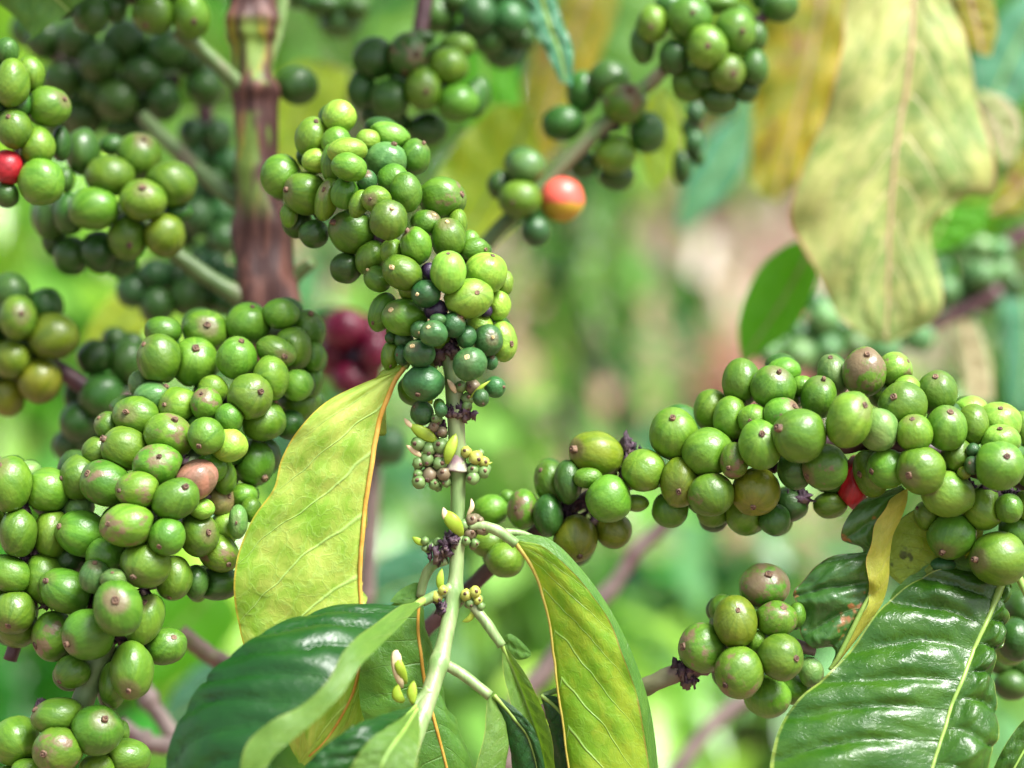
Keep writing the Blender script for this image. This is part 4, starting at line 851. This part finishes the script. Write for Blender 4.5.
loose({-1: '905,-40,0 850,-12,0 842,45,0 828,105,2 808,155,4 789,212,6 801,245,4 822,282,2 838,316,0 866,338,0 886,343,0', 0: '915,-40,0 913,0,0 911,42,-4 906,90,-8 899,128,-8 894,165,-8 891,205,-6 889,245,-4 888,280,-2 887,312,0 886,344,0',
       1: '930,-40,0 944,-10,4 962,28,6 974,80,8 988,140,8 993,190,10 960,200,8 932,228,6 942,285,4 934,320,2 887,345,0'}, 'mottled', 'tan_rib', .73, 'large hanging leaf, olive mottled with cream and pinkish edge, at top right', bow=.1, puck=.0013, sec=.05, nv=9, sl=.30, rip=.0015, nu=80, nh=12)
loose({-1: '810,-40,0 770,0,0 756,60,0 752,120,0 752,182,0 770,200,0', 0: '830,-40,0 822,0,0 812,50,0 800,100,0 788,150,0 775,200,0', 1: '850,-40,0 848,10,0 840,70,0 822,125,0 802,175,0 778,202,0'}, 'yellow_l', 'tan_rib', .86, 'yellow and green blotched leaf left of the mottled hanging leaf', bow=.1, rip=.002)
loose({-1: '812,236,0 785,246,0 760,268,0 744,300,0 738,330,0 742,362,0', 0: '815,238,0 800,268,0 785,296,0 770,320,0 755,342,0 742,362,0', 1: '816,240,0 818,275,0 806,308,0 790,332,0 768,348,0 743,364,0'}, 'bright_l', 'green_rib', .76, 'smooth bright green oval leaf above the right branch', bow=.08)
loose({-1: '745,60,0 735,110,0 705,140,0 685,180,0 676,225,0', 0: '750,70,0 745,120,0 725,160,0 702,195,0 680,228,0', 1: '756,80,0 755,130,0 742,175,0 718,205,0 684,232,0'}, 'teal_l', 'green_rib', 1.02, 'blue green blurred leaf right of the dangling tiny berries', bow=.1)
loose({-1: '660,85,0 640,110,0 636,140,0 645,172,0 655,190,0', 0: '662,85,0 660,112,0 658,140,0 658,165,0 656,190,0', 1: '664,85,0 678,110,0 684,135,0 675,170,0 658,191,0'}, 'yg2_l', 'green_rib', .82, 'small pale green blurred leaf behind the green stem berries', bow=.1)
loose({-1: '530,110,0 500,105,0 468,130,0 440,170,0 432,215,0 440,262,0', 0: '532,112,0 515,150,0 498,180,0 480,210,0 462,238,0 441,264,0', 1: '534,114,0 540,160,0 528,200,0 510,230,0 480,255,0 443,266,0'}, 'yg2_l', 'green_rib', .80, 'yellow green leaf filling the gap right of the central berries', bow=.1, rip=.002)
loose({-1: '440,-10,0 455,40,0 452,90,0 470,130,0 500,165,0', 0: '455,-20,0 480,40,0 486,90,0 494,130,0 504,168,0', 1: '470,-20,0 510,40,0 520,90,0 520,130,0 508,170,0'}, 'bright_l', 'green_rib', .84, 'light green leaf hanging between the two dark clusters above', bow=.1)
loose({-1: '522,-30,0 527,0,0 531,25,0 545,50,0 560,82,0', 0: '535,-30,0 542,0,0 550,28,0 560,55,0 566,84,0', 1: '550,-30,0 556,0,0 564,25,0 573,50,0 572,86,0'}, 'teal_l', 'green_rib', .70, 'small glossy leaf hanging from the top edge, curled', bow=.15, puck=.001, rip=.0004)
loose({-1: '560,-30,0 560,0,0 545,30,0 530,60,0 520,110,0 525,160,0', 0: '580,-30,0 585,0,0 572,40,0 558,80,0 545,120,0 530,165,0', 1: '600,-30,0 618,0,0 606,40,0 590,80,0 570,130,0 535,168,0'}, 'yellow_l', 'tan_rib', .90, 'golden yellow leaf behind the loose dark cluster', bow=.1)
loose({-1: '-40,-10,0 0,5,0 30,35,0 22,48,0', 0: '-30,-30,0 10,-18,0 48,-6,0 70,12,0', 1: '-20,-50,0 30,-40,0 70,-25,0 92,-5,0'}, 'mid_leaf', 'green_rib', .66, 'dark leaf in the top left corner over the berries', bow=.15)
loose({-1: '950,-20,0 955,10,0 962,30,0 975,52,0', 0: '965,-20,0 972,10,0 978,32,0 982,55,0', 1: '990,-20,0 995,10,0 998,30,0 990,56,0'}, 'yellow_l', 'tan_rib', .76, 'small yellow green leaf at the top right beside the mottled leaf', bow=.1)
loose({-1: '1040,-20,0 1005,10,0 975,50,0 968,90,0 985,120,0', 0: '1050,-10,0 1025,30,0 1008,65,0 996,95,0 988,122,0', 1: '1060,0,0 1050,45,0 1035,85,0 1015,110,0 992,124,0'}, 'teal_l', 'green_rib', .88, 'cool dark green blurred leaf in the top right corner', bow=.1)
loose({-1: '975,95,0 980,110,0 990,140,0 1005,165,0', 0: '978,92,0 995,108,0 1008,130,0 1012,160,0', 1: '982,90,0 1008,100,0 1022,125,0 1016,160,0'}, 'pale_l', 'green_rib', .80, 'very pale leaf right of the mottled leaf', bow=.1)  # same pale blade colour as the striped leaf
loose({-1: '1060,130,0 1025,150,0 1000,185,0 985,212,0', 0: '1062,140,0 1038,170,0 1012,198,0 988,214,0', 1: '1064,160,0 1050,190,0 1025,212,0 992,216,0'}, 'yellow_l', 'tan_rib', .82, 'orange yellow leaf at the right edge above the pale berries', bow=.1)
loose({-1: '945,205,0 925,215,0 915,235,0 925,252,0', 0: '950,206,0 942,225,0 934,240,0 926,254,0', 1: '990,205,0 985,225,0 960,245,0 930,256,0'}, 'bright_l', 'green_rib', .80, 'deep green leaf tucked under the mottled leaf tip', bow=.1)
loose({-1: '952,322,0 954,345,0 960,370,0 966,400,0', 0: '964,320,0 970,345,0 976,370,0 980,402,0', 1: '976,322,0 986,345,0 992,370,0 993,400,0'}, 'pale_l', 'tan_rib', .84, 'narrow cream striped leaf standing behind the right berries', bow=.2)
loose({-1: '1000,290,0 1000,330,0 1004,370,0 1010,410,0', 0: '1025,290,0 1028,330,0 1026,370,0 1020,412,0', 1: '1060,290,0 1060,340,0 1050,380,0 1030,414,0'}, 'teal_l', 'green_rib', .95, 'blue green blurred leaf at the right edge above the branch', bow=.1)
loose({-1: '150,280,0 118,290,0 95,315,0 82,345,0', 0: '152,284,0 135,310,0 112,335,0 84,347,0', 1: '154,290,0 155,320,0 130,345,0 86,350,0'}, 'yg2_l', 'green_rib', .85, 'light green blurred leaf between the two left dark clusters', bow=.1)
loose({-1: '300,60,0 275,80,0 262,110,0 268,150,0 280,175,0', 0: '318,62,0 305,92,0 295,122,0 290,150,0 282,178,0', 1: '350,70,0 345,105,0 325,140,0 305,165,0 284,180,0'}, 'yg2_l', 'green_rib', .88, 'yellow green leaf directly right of the trunk', bow=.1)
loose({-1: '285,340,0 282,370,0 290,400,0 300,420,0', 0: '300,338,0 308,368,0 312,395,0 302,422,0', 1: '322,340,0 332,370,0 328,400,0 304,424,0'}, 'mid_leaf', 'green_rib', .83, 'green blurred leaf below the crimson berries', bow=.1)
loose({-1: '215,575,0 180,575,0 140,600,0 115,640,0 108,690,0', 0: '218,578,0 200,605,0 172,635,0 142,665,0 110,692,0', 1: '222,580,0 240,620,0 210,660,0 165,685,0 112,695,0'}, 'bright_l', 'green_rib', .98, 'bright green blurred leaf under the left berry clump', bow=.1)
loose({-1: '230,655,0 200,665,0 175,690,0 160,720,0', 0: '232,660,0 220,685,0 195,708,0 164,724,0', 1: '236,665,0 245,700,0 215,725,0 168,728,0'}, 'teal_l', 'green_rib', .88, 'cool green blurred leaf behind the knobbly twigs', bow=.1)
loose({-1: '360,600,0 380,560,0 420,545,0 460,560,0', 0: '362,610,0 395,590,0 430,580,0 462,566,0', 1: '366,625,0 405,630,0 445,605,0 466,572,0'}, 'teal_l', 'green_rib', .92, 'cool green blurred leaf behind the pale stem node', bow=.1)

# ================================================================== background
# ground
def soil():
    t = NT('red_brown_soil'); tc = t.n('TexCoord').outputs['Object']
    n1 = t.noise(tc, 2.2, 4, .6, .5); n2 = t.noise(tc, 9.0, 4, .6); n3 = t.noise(tc, .9, 3, .6)
    col = t.mix(t.ramp(n1, .40, .60), (0.10, 0.060, 0.050), (0.20, 0.13, 0.10))
    col = t.mix(t.ramp(n3, .50, .60, 0, .8), col, (0.40, 0.13, 0.14))
    col = t.mix(t.ramp(n2, .52, .62, 0, .8), col, (0.12, 0.20, 0.07))
    return t.end(t.pbr(Base_Color=col, Roughness=.9, Normal=t.bump(n2, .6, .05)))
vs, fs = [], []; NX, NY = 90, 120
for j in range(NY):
    yy = -30 + 230 * (j / (NY - 1)) ** 1.6
    for i in range(NX):
        s_ = (i / (NX - 1) - .5) * 2; xx = s_ * (30 + max(0, yy) * .9)
        vs.append((xx, yy, .05 * noise.noise(Vector((xx * .8, yy * .8, 0))) if yy > -3 else 0))
for j in range(NY - 1):
    for i in range(NX - 1): a = j * NX + i; fs.append((a, a + 1, a + NX + 1, a + NX))
tag(link('ground', mesh('ground', vs, fs, soil())), 'reddish brown soil between the coffee rows', kind='structure')

def bgleaf(name, c, c2, tr_, rough=.22):
    t = NT(name); oi = t.attr('lc'); a = t.xyz(oi)[:3]
    col = t.mix(a[0], c, c2)
    b = t.pbr(Base_Color=col, Roughness=rough)
    tl = t.n('BsdfTranslucent', {'Color': t.mix(1.0, col, (1.5, 1.35, .6), 'MULTIPLY')})
    return t.end(t.n('MixShader', {0: tr_, 1: b, 2: tl}))
M['bgA'] = bgleaf('sunny_foliage', (0.035, 0.22, 0.03), (0.38, 0.62, 0.10), .45)
M['bgB'] = bgleaf('shaded_foliage', (0.02, 0.10, 0.03), (0.20, 0.40, 0.08), .35)  # sunny and shaded looks painted in by leaf colour alone
M['bgC'] = bgleaf('cool_foliage', (0.02, 0.14, 0.06), (0.26, 0.50, 0.20), .4)
M['bgD'] = bgleaf('yellowing_foliage', (0.06, 0.20, 0.04), (0.60, 0.58, 0.22), .45)
def leafset(n, fn, ln, wd, seed, droop=.6):
    r = random.Random(seed); vs, fs, lc = [], [], []
    for _ in range(n):
        c = fn(r); a = r.uniform(0, 6.28); el = r.uniform(-.9, .5) - droop * .4
        d = Vector((math.cos(a) * math.cos(el), math.sin(a) * math.cos(el), math.sin(el)))
        s_ = d.cross(Vector((r.uniform(-.4, .4), r.uniform(-.4, .4), 1))).normalized(); n_ = s_.cross(d).normalized()
        l = ln * r.uniform(.6, 1.25); w_ = wd * r.uniform(.7, 1.2); b = len(vs); k = min(1, max(0, .5 + 1.5 * noise.noise(c * (.35 / ln) + Vector((seed, 0, 0))) + r.uniform(-.25, .25)))
        for i, (u, ww) in enumerate(((0, .08), (.22, .75), (.5, 1), (.78, .62), (1, .03))):
            m = c + d * l * u - Vector((0, 0, 1)) * l * .35 * u * u
            for v in (-1, 0, 1):
                vs.append(m + s_ * v * ww * w_ * .5 - n_ * (w_ * .12 * (1 - abs(v)) * ww)); lc.append((k, u, v))
        for i in range(4):
            for j in range(2): q = b + i * 3 + j; fs.append((q, q + 1, q + 4, q + 3))
    return vs, fs, lc
def bush(x, y, h, rad, n, mat, label, seed, ln=.15, wd=.06, z0=.25, group='coffee bushes in the blurred background', tilt=0):
    r0 = random.Random(seed); b0 = Vector((x, y, 0))
    t = thing('coffee_bush', b0, label, 'coffee bush', group)
    tube('trunk', [b0, b0 + Vector((.03, 0, h * .5)), b0 + Vector((tilt, .02, h * .92))], [.022, .016, .006], M['brown_stem'], t, n=14, sides=8)
    for k in range(7):
        a = r0.uniform(0, 6.28); zz = h * r0.uniform(.25, .85)
        tube('limb', [b0 + Vector((.02, 0, zz)), b0 + Vector((math.cos(a) * rad * .5, math.sin(a) * rad * .5, zz + .05)), b0 + Vector((math.cos(a) * rad * .95, math.sin(a) * rad * .95, zz - .05))], [.008, .006, .003], M['brown_stem'], t, n=8, sides=6)
    cl = [(r0.uniform(0, 6.28), r0.uniform(.2, 1) ** .6, r0.uniform(z0, 1)) for _ in range(26)]
    def fn(r):
        a, q, zz = r.choice(cl); sh = (1 - max(0, zz - .55) / .45 * .7)
        return Vector((math.cos(a) * q * rad * sh + r.gauss(0, rad * .16) + tilt * zz, math.sin(a) * q * rad * sh + r.gauss(0, rad * .16), zz * h + r.gauss(0, .07 * h)))
    vs, fs, lc = leafset(n, fn, ln, wd, seed)
    link('crown', mesh('crown', vs, fs, M[mat], {'lc': lc}), t, b0)
    return t
BL_ = [
 (-.62, 2.3, 1.75, .42, 620, 'bgA', 'light green bush far behind the left berry clump'),
 (-1.15, 3.2, 2.2, .6, 700, 'bgA', 'bright bush beyond the left edge clusters'),
 (-.30, 3.4, 2.1, .42, 560, 'bgB', 'darker bush showing between the trunk and the central berries'),
 (-.15, 5.2, 2.7, .6, 600, 'bgA', 'bright green bush behind the upper middle leaves'),
 (.78, 2.8, 2.1, .36, 560, 'bgC', 'cool green bush behind the mottled leaf'),
 (1.25, 4.2, 2.4, .6, 650, 'bgB', 'mid green bush filling the right background'),
 (-2.0, 5.5, 2.7, .9, 650, 'bgB', 'broad bush in the far left background'),
 (2.3, 6.5, 2.9, .9, 600, 'bgC', 'broad cool green bush in the far right background'),
]
for i, a in enumerate(BL_): bush(*a[:6], a[6], 100 + i, group=None)
for i in range(21):
    r0 = random.Random(500 + i); x = -7.5 + i * .78 + r0.uniform(-.2, .2); y = 13 + r0.uniform(-1.5, 3)
    bush(x, y, r0.uniform(3.0, 4.2), .9, 420, ('bgD', 'bgC', 'bgA')[i % 3], ('yellowing', 'cool green', 'sunny green')[i % 3] + ' bush in the farthest row closing the view', 500 + i, ln=.3, wd=.14, group=('yellowing', 'cool green', 'sunny green')[i % 3] + ' bushes of the farthest row')
for i in range(22):
    r0 = random.Random(700 + i); x = -14 + i * 1.35; y = 22 + r0.uniform(-2, 4); b0 = Vector((x, y, 0)); h = r0.uniform(6, 8)
    t = thing('shade_tree', b0, 'tall slim shade tree with a pale trunk at the very back of the plantation', 'tree', 'tall shade trees at the back')
    tube('trunk', [b0, b0 + Vector((r0.uniform(-.2, .2), 0, h * .5)), b0 + Vector((r0.uniform(-.3, .3), 0, h))], [.16, .12, .05], M['pink_stem'], t, n=12, sides=8)
    vs, fs, lc = leafset(330, lambda r: Vector((r.gauss(0, 1.1), r.gauss(0, 1.1), r.uniform(.28, 1.05) * h)), .6, .32, 700 + i)
    link('crown', mesh('crown', vs, fs, M[('bgC', 'bgD', 'bgA')[i % 3]], {'lc': lc}), t, b0)
# low plants
for k_, (px_, y_, h_, r_, m_, l_) in enumerate((
    (90, 1.45, .98, .17, 'bgA', 'sunny seedling showing pale leaves under the left berry clump'),
    (30, 1.75, 1.22, .16, 'bgA', 'bright young bush behind the berries at the left edge'),
    (610, 1.45, .90, .15, 'bgA', 'young bush with fresh leaves behind the lime green leaf'),
    (740, 1.60, .93, .16, 'bgC', 'cool green young bush below the small olive cluster'),
    (500, 1.70, 1.02, .13, 'bgB', 'darker young bush behind the pale central stem'),
    (1000, 1.50, .96, .15, 'bgC', 'cool green young bush behind the big glossy leaf'),
    (1010, 1.70, 1.42, .15, 'bgA', 'taller young bush lighting up the right edge behind the branch'),
    (560, 2.3, 1.62, .16, 'bgB', 'slim darker bush under the orange red berry'),
    (300, 1.9, 1.10, .15, 'bgC', 'young bush behind the yellow green leaf'))):
    bush((px_ - 512) / F * y_, y_, h_, r_, 300, m_, l_, 300 + k_, ln=.065, wd=.032, z0=.55, group=None)
def gf(r):
    while True:
        y = 2.2 + 5.5 * r.random() ** 1.1; x = r.uniform(-1, 1) * (y * .42 + .3)
        ang = x / y
        if y > 5.2 and r.random() < .9: continue
        if noise.noise(Vector((x * 1.6, y * 1.1, 3))) > -.12: return Vector((x, y, r.uniform(.02, .38) * (1.2 - y * .1)))
vs, fs, lc = leafset(6500, gf, .15, .065, 900, droop=-.4)
tag(link('weeds', mesh('weeds', vs, fs, M['bgA'], {'lc': lc})), 'bright green low weeds covering the ground below the branches', kind='stuff')
def gf2(r):
    y = 6 + 7 * r.random(); x = r.uniform(-1, 1) * (y * .3)
    return Vector((x, y, r.uniform(.0, .04)))
M['litter'] = bgleaf('dry_leaf_litter', (0.45, 0.20, 0.17), (0.55, 0.40, 0.30), .1, .6)
vs, fs, lc = leafset(900, gf2, .16, .08, 901, droop=-.4)
tag(link('leaf_litter', mesh('leaf_litter', vs, fs, M['litter'], {'lc': lc})), 'pinkish brown dry leaves strewn over the soil', kind='stuff')

def gf3(lo, hi, xr, hh, x0=0.0):
    def f(r):
        while True:
            y = r.uniform(lo, hi); x = x0 + r.uniform(-1, 1) * y * xr
            if noise.noise(Vector((x * 1.9, y * 1.3, lo))) > .12: return Vector((x, y, hh * r.random() ** 1.5))
    return f
M['dryg'] = bgleaf('dry_grass_foliage', (0.30, 0.22, 0.18), (0.66, 0.60, 0.52), .3, .4)
M['redd'] = bgleaf('reddish_foliage', (0.55, 0.20, 0.22), (0.66, 0.50, 0.48), .3, .5)
for nm, lab, a, n_, m_, l_ in (('dry_undergrowth', 'straw coloured dry undergrowth between the far rows', gf3(7.5, 12, .26, .75), 900, 'dryg', .22),
                           ('green_undergrowth', 'scattered green undergrowth on the far soil', gf3(6.5, 11, .26, .5), 650, 'bgC', .22),
                           ('reddish_undergrowth', 'reddish low undergrowth on the soil in the middle distance', gf3(7.5, 12, .15, .40, .3), 1500, 'redd', .17)):
    vs, fs, lc = leafset(n_, a, l_, l_ * .35, 950 + n_, droop=-.4)
    tag(link(nm, mesh(nm, vs, fs, M[m_], {'lc': lc})), lab, kind='stuff')

loose({-1: '300,-40,0 300,-5,0 318,28,0 345,62,0', 0: '325,-40,0 330,-5,0 340,28,0 350,64,0', 1: '360,-40,0 372,-5,0 368,30,0 353,64,0'}, 'mid_leaf', 'green_rib', .86, 'dark green blurred leaf hanging between the trunk and the top cluster', bow=.1)
loose({-1: '60,-40,0 40,30,0 60,90,0 95,150,0', 0: '110,-40,0 105,30,0 102,90,0 100,152,0', 1: '170,-40,0 185,30,0 160,100,0 105,153,0'}, 'mid_leaf', 'green_rib', .90, 'large shaded leaf filling the gaps of the dark upper left clusters', bow=.1)
loose({-1: '150,110,0 140,180,0 150,240,0 185,300,0', 0: '190,110,0 195,180,0 195,240,0 190,302,0', 1: '235,110,0 250,180,0 235,250,0 195,304,0'}, 'mid_leaf', 'green_rib', .90, 'shaded leaf behind the cold green berries left of the trunk', bow=.1)

loose({-1: '560,-40,0 545,20,0 540,80,0 565,150,0', 0: '600,-40,0 595,20,0 590,85,0 580,155,0', 1: '650,-40,0 665,20,0 650,90,0 590,156,0'}, 'mid_leaf', 'green_rib', .98, 'shaded leaf behind the loose dark cluster at the top', bow=.1)
loose({-1: '375,10,0 360,70,0 365,120,0 395,170,0', 0: '420,10,0 415,70,0 410,125,0 400,172,0', 1: '480,20,0 490,70,0 465,130,0 405,173,0'}, 'mid_leaf', 'green_rib', .92, 'shaded leaf behind the round cluster with the red tinged berry', bow=.1)
